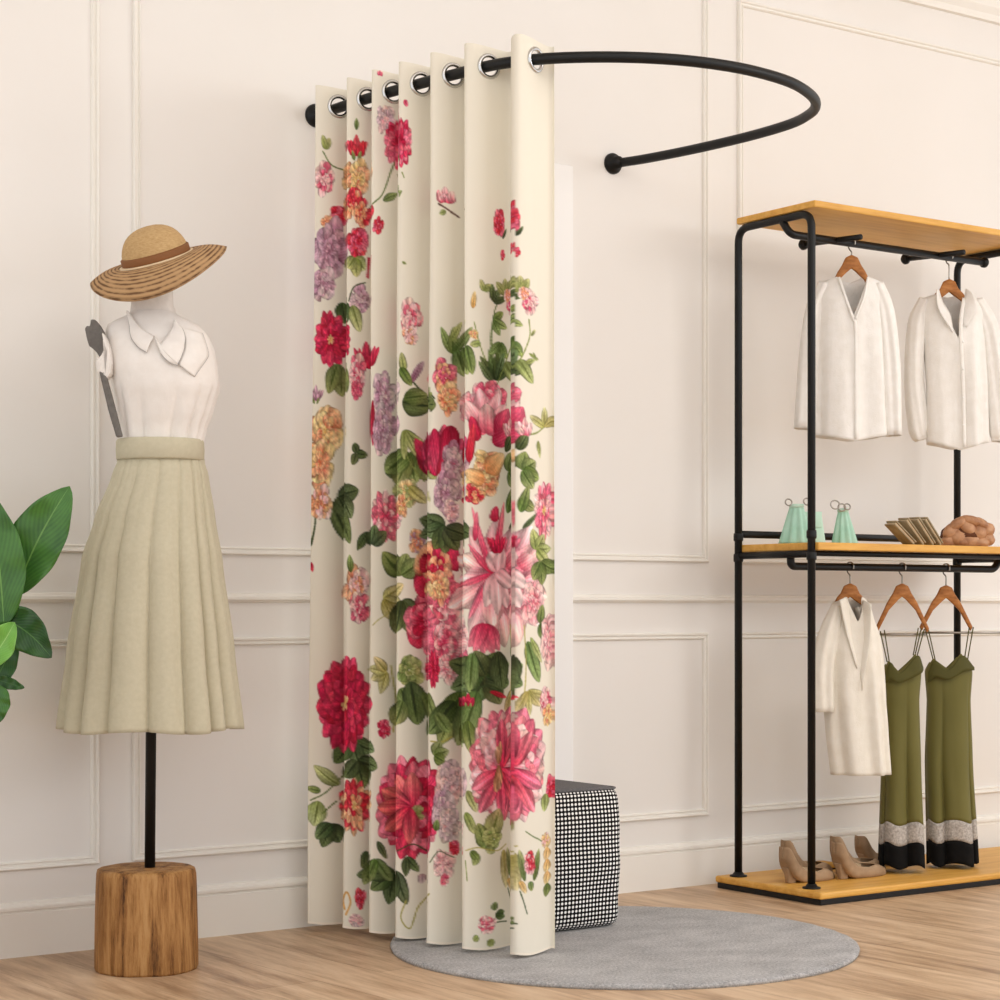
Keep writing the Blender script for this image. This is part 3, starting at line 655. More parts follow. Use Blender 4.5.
# straw hat
hat = thing('straw_hat', (MX, MY, 0), RZ, 'wide brimmed straw sun hat with a brown band on top of the dress form', 'hat')
hc = Vector((lx(158), -.015, lz(262)))
Rm = Matrix.Rotation(math.radians(-15), 3, 'Y') @ Matrix.Rotation(math.radians(19), 3, 'X')
def hatmesh(prof, nseg=96, wavy=True, uv=False, th=True):
    me = bpy.data.meshes.new('hat'); bm = bmesh.new(); L = bm.loops.layers.uv.new('UVMap'); g = []
    for i, (r, zc) in enumerate(prof):
        row = []
        for j in range(nseg):
            a = 2*PI*j/nseg; q = max(0, (r-.08)/.08); zz_ = zc
            if wavy: zz_ += q*(.012*math.cos(2*a+.5)-.030*max(0, -math.sin(a))*q)
            rr_ = r*(1+.05*q*math.cos(2*a))
            row.append(bm.verts.new(hc+Rm @ Vector((rr_*math.cos(a), rr_*math.sin(a)*.94, zz_))))
        g.append(row)
    for i in range(len(g)-1):
        for j in range(nseg):
            k_ = (j+1) % nseg; f = bm.faces.new((g[i][j], g[i][k_], g[i+1][k_], g[i+1][j]))
            for lp, ii in zip(f.loops, (i, i, i+1, i+1)): lp[L].uv = (ii/(len(prof)-1), 0)
    bmesh.ops.recalc_face_normals(bm, faces=bm.faces); bm.to_mesh(me); bm.free(); return me
R1 = .078
o = obj('crown', hatmesh([(.001,.081),(.012,.0805),(.024,.079),(.036,.0755),(.047,.070),(.056,.063),(.064,.0535),(.070,.043),(.0745,.031),(.077,.018),(R1,.008),(R1,0)], wavy=False), M_STRAW, hat); solid(o, .003)
o = obj('brim', hatmesh([(R1-.002+.009*i, .001+(.002*i-.0005*i*i)) for i in range(10)]), M_BRIM, hat); solid(o, .0035)
o = obj('hat_band', hatmesh([(R1+.0015,.004),(R1+.003,.005),(R1+.003,.021),(R1-.001,.024)], wavy=False), M_HATBAND, hat); o['label'] = 'brown hat band'; solid(o, .002)
o = obj('ribbon', hatmesh([(R1+.002,.003),(R1+.010,.003),(R1+.013,.0045),(R1+.001,.007)], wavy=False), M_RIBBON, hat); o['label'] = 'pale ribbon edge'; solid(o, .001)

# ------------------------------------------------------------------ garment rack
GX0, GX1 = 4.03, 4.985; YFR, YBK = -.452, -.14
rack = thing('garment_rack', (GX0, -.29, 0), 0, 'black metal clothes rack with amber wooden shelves standing against the wall', 'garment rack')
ro = (GX0, -.29, 0)
def rpart(name, m, mat=M_BLACK, smooth=True, **kw): return obj(name, loc(m, ro).mesh(**kw), mat, rack, smooth)
rpart('base_board', MB().box(3.985, 5.45, -.535, -.085, .017, .037), M_SHELF, False, bevel=.006)['label'] = 'amber wooden base board'
rpart('plinth', MB().box(3.99, 5.445, -.53, -.09, 0, .017), M_BLACK, False, bevel=.002)
rpart('shelf', MB().box(4.02, 5.06, -.475, -.142, 1.988, 2.008), M_SHELF, False, bevel=.004)['label'] = 'top wooden shelf'
rpart('shelf', MB().box(4.035, 5.06, -.475, -.115, 1.008, 1.03), M_SHELF, False, bevel=.003)['label'] = 'middle wooden shelf'
def frame_tube(x):
    return MB().tube(bend([(x, YBK, .037), (x, YBK, 1.976), (x, YFR, 1.976), (x, YFR, .037)], .045, 8), .0115, 14)
for x in (GX0, GX1): rpart('end_frame', frame_tube(x))
for x in (GX0, GX1):
    for y in (YFR, YBK):
        rpart('foot_flange', MB().lathe([(.001,0),(.026,0),(.026,.004),(.018,.006),(.0125,.014),(.001,.014)], 24, (x, y, .037)))
        rpart('tube_joint', MB().lathe([(.001,0),(.0138,.001),(.0148,.006),(.0148,.02),(.0138,.025),(.001,.026)], 20, (x, y, 1.04)))
        rpart('tube_joint', MB().lathe([(.001,0),(.0138,.001),(.0148,.006),(.0148,.02),(.0138,.025),(.001,.026)], 20, (x, y, .978)))
    rpart('cross_tube', MB().tube([(x, YFR, .997), (x, YBK, .997)], .0105, 12))
rpart('back_rail', MB().tube([(GX0, YBK+.0, 1.062), (GX1, YBK, 1.062)], .011, 12))
rpart('front_rail', MB().tube([(GX0, YFR+.012, .999), (GX1, YFR+.012, .999)], .008, 12))
rpart('hanging_rail', MB().tube(bend([(4.045, -.35, .997), (4.045, -.35, .963), (4.925, -.35, .963), (4.945, -.35, .997)], .03), .0115, 14))['label'] = 'lower hanging rail'
rpart('hanging_rail', MB().tube(bend([(GX0, -.33, 1.972), (GX0+.012, -.35, 1.93), (4.87, -.35, 1.93)], .035), .0115, 14))['label'] = 'upper hanging rail'
def knob(c, ax):
    m = MB(); pr = [(.001,-.012),(.011,-.011),(.0165,-.004),(.0165,.004),(.011,.011),(.001,.012)]
    rr = []
    for r, d in pr:
        rr.append([(c[0]+(d if ax == 0 else r*math.cos(a)), c[1]+(d if ax == 1 else (r*math.cos(a) if ax == 0 else 0)), c[2]+r*math.sin(a)) for a in [2*PI*i/20 for i in range(20)]])
    return m.rings(rr)
rpart('end_knob', knob((4.875, -.35, 1.93), 0))
for x in (4.225, 4.665):
    rpart('display_arm', MB().tube([(x, -.22, 1.939), (x, -.455, 1.926)], .0085, 12))
    rpart('end_knob', knob((x, -.215, 1.939), 1))

# ------------------------------------------------------------------ hangers
def hanger(px, Y, ztop, railz, span, drop, label, bar=None, barlabel=None, tilt=0):
    """wooden hanger facing the room; the hook curls over the rail"""
    x = px
    t = thing('clothes_hanger', (x, Y, railz), RZ, label, 'clothes hanger', 'wooden clothes hangers on the rack rails')
    h = railz-ztop
    pts = [(q*-.575, q*.818, c) for q, c in ((-.0145, -.006), (-.0145, .006), (-.009, .0125), (0, .0148), (.010, .0115), (.015, 0), (.009, -.016), (0, -.026), (0, -h))]
    obj('hook', MB().tube(catmull(pts, 6), .0022, 8).mesh(), M_SILVER, t)
    top = [(-span, -h-drop), (-span*.55, -h-drop*.42), (-.028, -h-.03), (-.018, -h-.008), (0, -h), (.018, -h-.008), (.028, -h-.03), (span*.55, -h-drop*.42), (span, -h-drop)]
    bot = [(span-.006, -h-drop-.013), (span*.5, -h-drop*.42-.024), (.012, -h-.050), (0, -h-.040), (-.012, -h-.050), (-span*.5, -h-drop*.42-.024), (-span+.006, -h-drop-.013)]
    obj('hanger_body', MB().prism(top+bot, -.007, .007).mesh(bevel=.003), M_HANGER, t)
    if bar:
        obj('trouser_bar', MB().tube([(bar[0], 0, -h-drop-.018), (bar[1], 0, -h-drop-.018)], .0035, 10).mesh(), M_SILVER, t)
    return t
HG = .35
# x along the rail, from the picture columns 851, 949, 850, 903, 946
hanger(4.292, -.35, 1.895, 1.93, .075, .12, 'wooden hanger holding the V neck shirt on the upper rail')
hanger(4.715, -.35, 1.863, 1.93, .08, .11, 'wooden hanger holding the collared shirt on the upper rail')
hanger(4.286, -.35, .915, .963, .07, .10, 'wooden hanger holding the ivory blouse on the lower rail')
hanger(4.507, -.35, .916, .963, .082, .138, 'wooden hanger holding the left olive dress on the lower rail', (-.082, .072))
hanger(4.701, -.35, .912, .963, .082, .130, 'wooden hanger holding the right olive dress on the lower rail', (-.075, .20))

# ------------------------------------------------------------------ garments
def garment(name, x, dep_, cpx, label, cat, group=None):
    t = thing(name, (x, -.35, 0), RZ, label, cat, group)
    s_ = dep_/2000
    return t, (lambda p: (p-cpx)*s_), (lambda y: .85+(605-y)*s_)
def body(prof, ztf, ztb, zb, folds, n=120, rows_=44, hem=0, p=.8, yc=0):
    """closed cloth body; top edge follows ztf/ztb (front/back) as functions of x; prof rows (z,xl,xr,depth)"""
    m = MB(); rings = []
    z0 = zb; rows_ = rows_
    for i in range(rows_+1):
        v_ = i/rows_; ring = []
        for j in range(n):
            t = 2*PI*j/n; C, S_ = math.cos(t), math.sin(t)
            Cx = math.copysign(abs(C)**p, C)
            # the top edge at this column, by fixed point on the shoulder profile
            front = S_ < 0
            a, b, d = interp(prof, 99); xt = (a+b)/2+(b-a)/2*Cx
            zt = (ztf if front else ztb)(xt)
            zb_ = z0(Cx, front) if callable(z0) else z0
            z_ = zt+(zb_-zt)*v_
            a, b, d = interp(prof, z_); c, h = (a+b)/2, (b-a)/2
            k_ = folds(t, z_, v_)
            ring.append((c+h*Cx*(1+k_*.3), yc+d*math.copysign(abs(S_)**.9, S_)*(1+k_)+(k_*.01*(-1 if front else 1)), z_))
        rings.append(ring)
    return m.rings(rings, caps=False).mesh()
def sleeve(pts, wid, dep_, seed=0, n=40, cuff=True):
    """tapering cloth tube through pts; wid/dep half sizes per point"""
    m = len(pts); P = catmull(pts, 8); Wd = [float(np.interp(i/(len(P)-1)*(m-1), range(m), wid)) for i in range(len(P))]; Dd = [float(np.interp(i/(len(P)-1)*(m-1), range(m), dep_)) for i in range(len(P))]
    rings = []
    for i, p in enumerate(P):
        t = (P[min(i+1, len(P)-1)]-P[max(i-1, 0)]).normalized(); a = Vector((t.z, 0, -t.x)); a = -a if a.x < 0 else a
        ring = []
        for j in range(n):
            q = 2*PI*j/n; f = 1+.13*math.sin(3*q+seed+i*.05)*min(1, i/8)+.08*math.sin(7*q+seed*2-i*.11)
            ring.append(p+a*math.cos(q)*Wd[i]*(1+.3*(f-1))+Vector((0, math.sin(q)*Dd[i]*f, 0)))
        rings.append(ring)
    return MB().rings(rings, caps=False).mesh()
def fold(n, amp, seed, top=.1):
    return lambda t, z_, v_: amp*max(0, min(1, (v_-top)/.5))*(math.sin(n*t+seed+1.2*math.sin(2*t+seed))+.25*math.sin((n*1.7//1)*t-seed))
def neckline(cx, half, ztop, drop, slope, zs, curve=1.0):
    def f(x):
        q = abs(x-cx)
        if q < half: return ztop-drop*(1-q/half)**curve
        return ztop-(q-half)*slope
    return f

# V-neck shirt, upper rail
t, gx, gz = garment('shirt', 4.298, 5.975, 853, 'white long sleeved V neck shirt hanging from the upper rail by the left post', 'shirt', )
prof = [(gz(283),gx(822),gx(880),.030),(gz(300),gx(817),gx(883),.045),(gz(340),gx(816),gx(884),.052),(gz(400),gx(815),gx(886),.058),(gz(443),gx(814),gx(888),.064)]
o = obj('bodice', body(prof, neckline(gx(851), .044, gz(278), .125, .30, 0, .95), neckline(gx(851), .04, gz(276), .018, .30, 0), lambda c, fr: gz(436)-.02*(1-abs(c))*(1 if fr else .6), fold(6, .13, .4)), M_SHIRT, t); solid(o, .0015)
o = obj('sleeve', sleeve([(gx(826),0,gz(284)),(gx(815),0,gz(310)),(gx(809),0,gz(360)),(gx(805),.0,gz(429))], [.022,.028,.031,.033], [.022,.03,.032,.034], 1), M_SHIRT, t); solid(o, .0015)
o = obj('sleeve', sleeve([(gx(876),0,gz(284)),(gx(884),-.004,gz(312)),(gx(889),-.005,gz(365)),(gx(891),-.006,gz(436))], [.022,.028,.031,.030], [.022,.03,.032,.034], 2.4), M_SHIRT, t); solid(o, .0015)
vn = catmull([(gx(837),-.034,gz(279)),(gx(843),-.046,gz(300)),(gx(850),-.056,gz(321)),(gx(852),-.06,gz(330)),(gx(852),-.064,gz(380)),(gx(852),-.07,gz(441))], 8)
obj('placket', MB().tube(vn, .0045, 8, flat=.5).mesh(), M_SHIRT, t)
obj('neck_trim', MB().tube(catmull([(gx(866),-.034,gz(279)),(gx(861),-.046,gz(300)),(gx(852),-.058,gz(322))], 8), .0035, 8).mesh(), M_SHIRT, t)

# collared shirt, upper rail
t, gx, gz = garment('shirt', 4.715, 6.214, 949, 'white collared button shirt hanging at the right end of the upper rail', 'shirt')
prof = [(gz(296),gx(922),gx(978),.030),(gz(312),gx(921),gx(984),.045),(gz(350),gx(924),gx(985),.054),(gz(400),gx(926),gx(986),.058),(gz(452),gx(926),gx(987),.064)]
o = obj('bodice', body(prof, neckline(gx(950), .045, gz(295), .14, .33, 0, .9), neckline(gx(950), .045, gz(293), .01, .33, 0), lambda c, fr: gz(443)-.027*(1-abs(c))*(1 if fr else .6), fold(5, .13, 1.7)), M_SHIRT, t); solid(o, .0015)
o = obj('sleeve', sleeve([(gx(926),0,gz(300)),(gx(917),0,gz(325)),(gx(914),0,gz(380)),(gx(919),0,gz(428)),(gx(922),0,gz(440))], [.022,.029,.030,.034,.022], [.022,.03,.03,.034,.022], .7), M_SHIRT, t); solid(o, .0015)
o = obj('sleeve', sleeve([(gx(976),0,gz(300)),(gx(988),-.004,gz(328)),(gx(995),-.005,gz(380)),(gx(1000),-.006,gz(430)),(gx(1000),-.006,gz(442))], [.022,.029,.032,.034,.026], [.022,.03,.032,.034,.024], 3.1), M_SHIRT, t); solid(o, .0015)
def flap(pts, y, th=.003): return MB().prism([(gx(a), gz(b)) for a, b in pts], y, y+th).mesh(bevel=.001)
def sheet(A, B, yA, yB):                      # cloth flap between two edges
    A = catmull([(gx(a), yA, gz(b)) for a, b in A], 8); B = catmull([(gx(a), yB, gz(b)) for a, b in B], 8); n_ = min(len(A), len(B))
    return MB().rings([[A[i].lerp(B[i], j/5)+Vector((0, -.004*math.sin(PI*j/5), 0)) for j in range(6)] for i in range(n_)], False, False).mesh()
o = obj('collar', sheet([(936,291),(940,303),(948,316)], [(932,293),(934,312),(948,335)], -.036, -.062), M_SHIRT, t); solid(o, .003)
o = obj('collar', sheet([(963,291),(960,306),(955,324)], [(968,296),(972,312),(962,330)], -.040, -.060), M_SHIRT, t); solid(o, .003)
obj('placket', MB().tube(catmull([(gx(961),-.04,gz(300)),(gx(956),-.064,gz(330)),(gx(958),-.069,gz(390)),(gx(959),-.073,gz(449))], 8), .006, 8, flat=.4).mesh(), M_SHIRT, t)
for y in (345, 372, 400, 427): obj('button', MB().tube([(gx(957.5), -.074, gz(y)), (gx(957.5), -.077, gz(y))], .003, 10).mesh(), M_BOARD, t)

# ivory blouse, lower rail
t, gx, gz = garment('blouse', 4.286, 5.968, 850, 'ivory draped blouse with a wide sleeve hanging from the lower rail', 'blouse')
prof = [(gz(600),gx(834),gx(866),.028),(gz(612),gx(830),gx(872),.042),(gz(640),gx(823),gx(879),.055),(gz(690),gx(822),gx(883),.06),(gz(730),gx(826),gx(886),.062),(gz(776),gx(831),gx(889),.066)]
o = obj('bodice', body(prof, neckline(gx(853), .022, gz(597), .075, .45, 0, .9), neckline(gx(853), .02, gz(597), .01, .45, 0), gz(774), fold(7, .14, 2.2)), M_SHIRT2, t); solid(o, .0015)
o = obj('sleeve', sleeve([(gx(838),-.015,gz(606)),(gx(829),-.03,gz(630)),(gx(820),-.035,gz(665)),(gx(819),-.035,gz(711))], [.022,.032,.036,.038], [.022,.03,.034,.034], 1.4), M_SHIRT2, t); solid(o, .0015)
o = obj('sleeve', sleeve([(gx(862),.01,gz(606)),(gx(872),.02,gz(640)),(gx(877),.02,gz(680)),(gx(880),.02,gz(735))], [.02,.028,.026,.024], [.022,.03,.03,.03], 2.8), M_SHIRT2, t); solid(o, .0015)
o = obj('collar', sheet([(844,597),(850,616),(854,645)], [(836,600),(842,630),(853,668)], -.03, -.064), M_SHIRT2, t); solid(o, .003)
o = obj('collar', sheet([(861,600),(858,622),(855,645)], [(867,604),(866,640),(858,690)], -.03, -.066), M_SHIRT2, t); solid(o, .003)

# olive dresses
def dress(x, dep_, cpx, px, label):
    t, gx_, gz_ = garment('slip_dress', x, dep_, cpx, label, 'dress', 'olive slip dresses on the lower rail')
    L, Rr, vx, vz, lt, rt = px['L'], px['R'], px['vx'], px['vz'], px['lt'], px['rt']
    prof = [(gz_(655),gx_(L+3),gx_(Rr-3),.030),(gz_(672),gx_(L),gx_(Rr),.038),(gz_(700),gx_(L+2),gx_(Rr-2),.042),(gz_(760),gx_(L),gx_(Rr),.05),(gz_(865),gx_(px['BL']),gx_(px['BR']),.066)]
    xl, xr, xv, tl, tr = gx_(L+3), gx_(Rr-3), gx_(vx), gx_(lt[0]), gx_(rt[0])
    zs = [(xl, gz_(lt[1]+10)), (tl, gz_(lt[1])), (xv, gz_(vz)), (tr, gz_(rt[1])), (xr, gz_(rt[1]+14))]
    top = lambda q: float(np.interp(q, [a for a, b in zs], [b for a, b in zs]))
    back = lambda q: top(q)-.012
    def fd(tt, z_, v_): 
        q = (5*tt+px['s'])/(2*PI); q -= math.floor(q); f_ = math.sin(PI*q)**.45
        return .62*max(0, min(1, (v_-.02)/.7))*(f_-.9)
    def cut(z0, z1, name, mat, rows_, lab=None):
        m = MB(); rings = []; n_ = 120
        for i in range(rows_+1):
            ring = []
            for j in range(n_):
                tt = 2*PI*j/n_; C, S_ = math.cos(tt), math.sin(tt); Cx = math.copysign(abs(C)**.8, C); fr_ = S_ < 0
                a, b, d = interp(prof, 99); xt = (a+b)/2+(b-a)/2*Cx
                za = (top if fr_ else back)(xt) if z0 is None else z0
                wv = .006*math.sin(5*tt+px['s'])
                zc = za+(z1+wv*(z0 is not None or True)-za)*(i/rows_)+(wv*(1-i/rows_) if z0 is not None else 0)
                v_ = max(0, min(1, (gz_(655)-zc)/(gz_(655)-gz_(865)))); k_ = fd(tt, zc, v_)
                a, b, d = interp(prof, zc)
                ring.append(((a+b)/2+(b-a)/2*Cx*(1+k_*.25), d*math.copysign(abs(S_)**.9, S_)*(1+k_), zc))
            rings.append(ring)
        o = obj(name, m.rings(rings, caps=False).mesh(), mat, t); solid(o, .0015)
        if lab: o['label'] = lab
    zb1, zb2, zb3 = gz_(px['b1']), gz_(px['b1']+20), gz_(px['b1']+43)
    cut(None, zb1, 'dress_body', M_OLIVE, 46); cut(zb1, zb2, 'hem_band', M_BAND, 6, 'speckled white hem band'); cut(zb2, zb3, 'hem', M_BLK, 6, 'black hem')
    # crossed bust panel, darker
    A = catmull([(gx_(L+1),-.030,gz_(lt[1]+14)),(gx_(lt[0]),-.038,gz_(lt[1]+2)),(gx_(vx),-.047,gz_(vz+1)),(gx_(rt[0]),-.040,gz_(rt[1]+2)),(gx_(Rr),-.026,gz_(rt[1]+14))], 6)
    B = catmull([(gx_(L+1),-.030,gz_(lt[1]+24)),(gx_(lt[0]),-.042,gz_(vz+9)),(gx_(vx),-.050,gz_(vz+11)),(gx_(rt[0]+2),-.044,gz_(vz+3)),(gx_(Rr),-.026,gz_(rt[1]+17))], 6)
    o = obj('bust_panel', MB().rings([[A[i].lerp(B[i], j/5)+Vector((0, -.003, 0)) for j in range(6)] for i in range(len(A))], False, False).mesh(), M_OLIVED, t); solid(o, .003)
    for (p0, p1) in px['st']:
        obj('strap', MB().tube([(gx_(p0[0]), -.018, gz_(p0[1])), (gx_(p1[0]), -.004, gz_(p1[1]))], .0019, 6).mesh(), M_OLIVED, t)
dress(4.507, 6.095, 903, dict(L=883,R=922,BL=880,BR=926,vx=898,vz=671,lt=(889,660),rt=(915,653),b1=822,s=1.0,
      st=[((887,662),(881,631)),((889,661),(885,630)),((913,655),(919,628)),((915,654),(922,628)),((917,655),(925,629))]), 'olive slip dress with white and black hem, left of the two')
dress(4.701, 6.206, 946, dict(L=925,R=972,BL=927,BR=978,vx=945,vz=668,lt=(932,658),rt=(959,653),b1=820,s=3.2,
      st=[((932,660),(925,629)),((934,660),(928,629)),((963,660),(969,627)),((966,661),(973,627))]), 'olive slip dress with white and black hem, right of the two')

# ------------------------------------------------------------------ shoes
def shoe(x, y, z_, rz, label, mat=M_SHOE, L=.2, H=.095, group='tan pumps on the base board'):
    t = thing('pump_shoe', (x, y, z_), rz, label, 'shoe', group)
    #      s    half-width rim z  bottom z  open (1 = foot opening, 0 = closed over the toes)
    st = [(-.012, .0008, .98, .70, 1), (-.009, .010, .985, .68, 1), (-.001, .016, .99, .63, 1), (.02, .0215, .985, .54, 1), (.05, .025, .96, .42, 1), (.09, .027, .88, .30, 1), (.15, .028, .74, .17, 1), (.23, .0275, .58, .07, 1), (.33, .0265, .45, .01, 1), (.45, .0275, .37, 0, 1), (.56, .030, .33, 0, 1), (.65, .032, .31, 0, .85), (.72, .031, .29, 0, .55), (.79, .028, .26, 0, .15), (.86, .023, .22, 0, 0), (.93, .015, .17, 0, 0), (.98, .007, .11, 0, 0), (1.02, .002, .05, .01, 0)]
    rings = []; lin_ = []
    for s_, w_, zr, zb_, op in st:
        half = [(q*.85*w_, zb_) for q in (0, .5, .85)]+[(w_*(.92+.08*math.sin(PI*q)), zb_+(zr-zb_)*q) for q in (.12, .35, .6, .85, 1)]
        half += [(w_*(.92*op+.92*(1-op)*(1-q)), zr+(1-op)*.05*math.sin(q*PI/2)) for q in (.33, .66, 1)]
        low = 1-.24*max(0, min(1, (s_-.02)/.1))*max(0, min(1, (.68-s_)/.15))      # the instep side is cut lower
        ring = [(s_*L, y_, zc*H) for y_, zc in half[:0:-1]]+[(s_*L, -y_, (zb_+(zc-zb_)*low)*H) for y_, zc in half]
        rings.append(ring)
        if .03 < s_ < .7: lin_.append([(x_+.001, y_*.88, z2*.93+.003) for x_, y_, z2 in ring])
    o = obj('upper', MB().rings(rings, False, False).mesh(), mat, t); solid(o, .0016, 1)
    o = obj('lining', MB().rings(lin_, False, False).mesh(), M_SHOEIN, t); o['label'] = 'pale lining'
    # heel block
    obj('heel', MB().rings([[(a*L, w_*q, zc*H) for a, q in ((.0+o_, -.8), (.13+o_, -1.1), (.13+o_, 1.1), (.0+o_, .8))] for zc, w_, o_ in ((0, .010, .07), (.22, .011, .055), (.42, .016, .02))]).mesh(bevel=.002), mat, t)
    return t
zb_ = .0375
shoe(4.03, -.335, zb_, .0, 'tan pump at the left end of the base board, nearest the front post', H=.108, L=.2)
shoe(4.13, -.235, zb_, .0, 'tan pump behind the front post, mate of the one at the left end', H=.112, L=.19)
shoe(4.215, -.362, zb_, .03, 'tan pump in the middle of the base board, in front of its mate', H=.112, L=.21)
shoe(4.285, -.285, zb_, .02, 'tan pump with the tallest heel, just left of the dresses', H=.118, L=.215)
shoe(4.47, -.205, zb_, .02, 'tan pump furthest back, half hidden at the dress hem', H=.10, L=.2)
o = thing('flat_shoe', (4.24, -.16, zb_), -.02, 'mustard yellow pointed flat lying behind the front post', 'shoe')
obj('upper', MB().rings([[(s_, w_*math.cos(a), .001+h_*max(0, math.sin(a))) for a in [PI*i/10 for i in range(11)]] for s_, w_, h_ in ((0,.006,.012),(.02,.026,.028),(.07,.028,.026),(.12,.03,.024),(.16,.022,.017),(.19,.005,.006))], True).mesh(), M_MUST, o)
obj('sole', MB().rings([[(s_, -w_, 0), (s_, w_, 0), (s_, w_, .003), (s_, -w_, .003)] for s_, w_ in ((-.002,.008),(.02,.027),(.07,.029),(.12,.031),(.16,.023),(.192,.006))]).mesh(), M_BLACK, o)

# ------------------------------------------------------------------ things on the middle shelf
SZ = 1.0305
def pouch(x, y, label, w0, w1, h, lean, rings_):
    t = thing('satin_pouch', (x, y, SZ), RZ, label, 'pouch', 'mint green pouches on the middle shelf')
    rr = []
    for i in range(17):
        v_ = i/16; wv = w1+(w0-w1)*(1-v_)**.9; ring = []
        for j in range(90):
            a = 2*PI*j/90; f = 1+.16*math.sin(9*a+.5)*(.35+.65*(1-v_))
            ring.append((lean*v_+wv*math.cos(a)*f, wv*.62*math.sin(a)*f, h*v_))
        rr.append(ring)
    rr.append([(lean+w1*.75*math.cos(2*PI*j/90), w1*.5*math.sin(2*PI*j/90), h+.004) for j in range(90)])
    obj('pleated_body', MB().rings(rr).mesh(), M_MINT, t)
    rr = [[(lean+(w1+e)*math.cos(2*PI*j/40), (w1*.62+e)*math.sin(2*PI*j/40), zc) for j in range(40)] for zc, e in ((h-.008, .001), (h-.006, .004), (h+.002, .004), (h+.004, .001))]
    obj('neck_band', MB().rings(rr).mesh(), M_MINTL, t)
    for cx, cz, r in rings_:
        obj('ring', MB().tube([(lean+cx+r*math.cos(a), -.016+.005*math.sin(a), h+cz+r*math.sin(a)) for a in [2*PI*i/24 for i in range(24)]], .0022, 8, closed=True).mesh(), M_SILVER, t)
    return t
pouch(4.085, -.33, 'mint pleated pouch with two silver rings, left of the front post', .045, .018, .112, .002, [(-.026, .008, .0095), (.028, .010, .010)])
t = thing('satin_box_bag', (4.176, -.275, SZ), RZ, 'pale mint smooth bag standing between the two pleated pouches', 'bag')
obj('bag_body', MB().rings([[(-a, -d, z_), (a, -d, z_), (a, d, z_), (-a, d, z_)] for a, d, z_ in ((.058,.026,0),(.056,.026,.01),(.046,.018,.088),(.044,.014,.096))]).mesh(bevel=.005), M_MINTL, t)
obj('flap', MB().rings([[(-a, -d, z_), (a, -d, z_), (a, -d+.004, z_), (-a, -d+.004, z_)] for a, d, z_ in ((.044,.0265,.05),(.046,.020,.097))]).mesh(bevel=.0015), M_MINTL, t)
pouch(4.275, -.34, 'mint pleated pouch with silver rings, right of the front post', .036, .013, .104, -.006, [(-.026, .014, .013), (-.006, .006, .011), (.010, .008, .009)])
def clutch(x, y, lean, w_, label):
    t = thing('clutch_wallet', (x, y, SZ), 0, label, 'wallet', 'taupe wallets leaning on the middle shelf')
    L_, th = .108, .017; c, s_ = math.cos(lean), math.sin(lean)
    def R_(u_, v_): return (-u_*s_+v_*c, u_*c+v_*s_)
    def slab(u0, u1, v0, v1, y0, y1, bev):
        pts = [R_(u0, v0), R_(u1, v0), R_(u1, v1), R_(u0, v1)]; return MB().prism(pts, y0, y1).mesh(bevel=bev)
    obj('cover', slab(0, L_, 0, .0055, -w_, w_, .002), M_CLUTCH, t); obj('cover', slab(0, L_, .0115, th, -w_, w_, .002), M_CLUTCH, t)
    o = obj('pages', slab(.003, L_-.004, .0055, .0115, -w_+.004, w_-.004, .0008), M_SHOEIN, t); o['label'] = 'cream edges'
for x, ln, lb in ((4.555, 54, 'lowest'), (4.595, 46, 'second from the left'), (4.638, 43, 'third from the left'), (4.672, 42, 'rightmost')):
    clutch(x, -.335, math.radians(ln), .022, 'taupe folded wallet leaning left, %s of the four by the brown bag' % lb)
# knotted brown bag
t = thing('knotted_bag', (4.812, -.33, SZ), RZ, 'brown puffy knotted leather bag at the right end of the middle shelf', 'bag')
rr = []
for i in range(19):
    ph = PI*i/18; ring = []
    for j in range(48):
        a = 2*PI*j/48; d = Vector((math.sin(ph)*math.cos(a), math.sin(ph)*math.sin(a), math.cos(ph)))
        f = 1+.06*noise.noise(d*3); ring.append((d.x*.078*f, d.y*.055*f, max(0, .040-d.z*.042*f)))
    rr.append(ring)
obj('bag_body', MB().rings(rr).mesh(), M_BROWN_CREASE, t)  # same leather darkened under the knots, crease shade put into its colour
random.seed(11)
for i, (cx, cz, rx, rz_, rot) in enumerate([(-.058,.018,.026,.020,10),(-.052,.048,.028,.022,40),(-.028,.030,.026,.026,-30),(-.030,.075,.032,.016,30),(-.002,.058,.026,.020,-35),(.002,.020,.032,.021,5),(.010,.083,.032,.014,-15),(.032,.045,.024,.022,60),(.040,.074,.026,.014,-30),(.036,.014,.028,.016,0),(.060,.055,.020,.022,80),(.064,.026,.018,.020,30),(-.014,.004+.012,.024,.014,0)]):
    rr = []
    for a_ in range(11):
        ph = PI*a_/10; rr.append([])
        for j in range(20):
            q = 2*PI*j/20; d = Vector((math.sin(ph)*math.cos(q), math.cos(ph), math.sin(ph)*math.sin(q)))
            f = 1+.10*noise.noise(d*2+Vector((i*3, 0, 0))); x_, z2 = d.x*rx*1.12*f, d.z*rz_*1.12*f; cr_, sr = math.cos(math.radians(rot)), math.sin(math.radians(rot))
            rr[-1].append((cx+x_*cr_-z2*sr, -.034*math.sqrt(max(.15, 1-(cx/.085)**2))-.007+d.y*.017*f, max(.001, cz+x_*sr+z2*cr_)))
    obj('knot', MB().rings(rr).mesh(), M_BROWN, t)

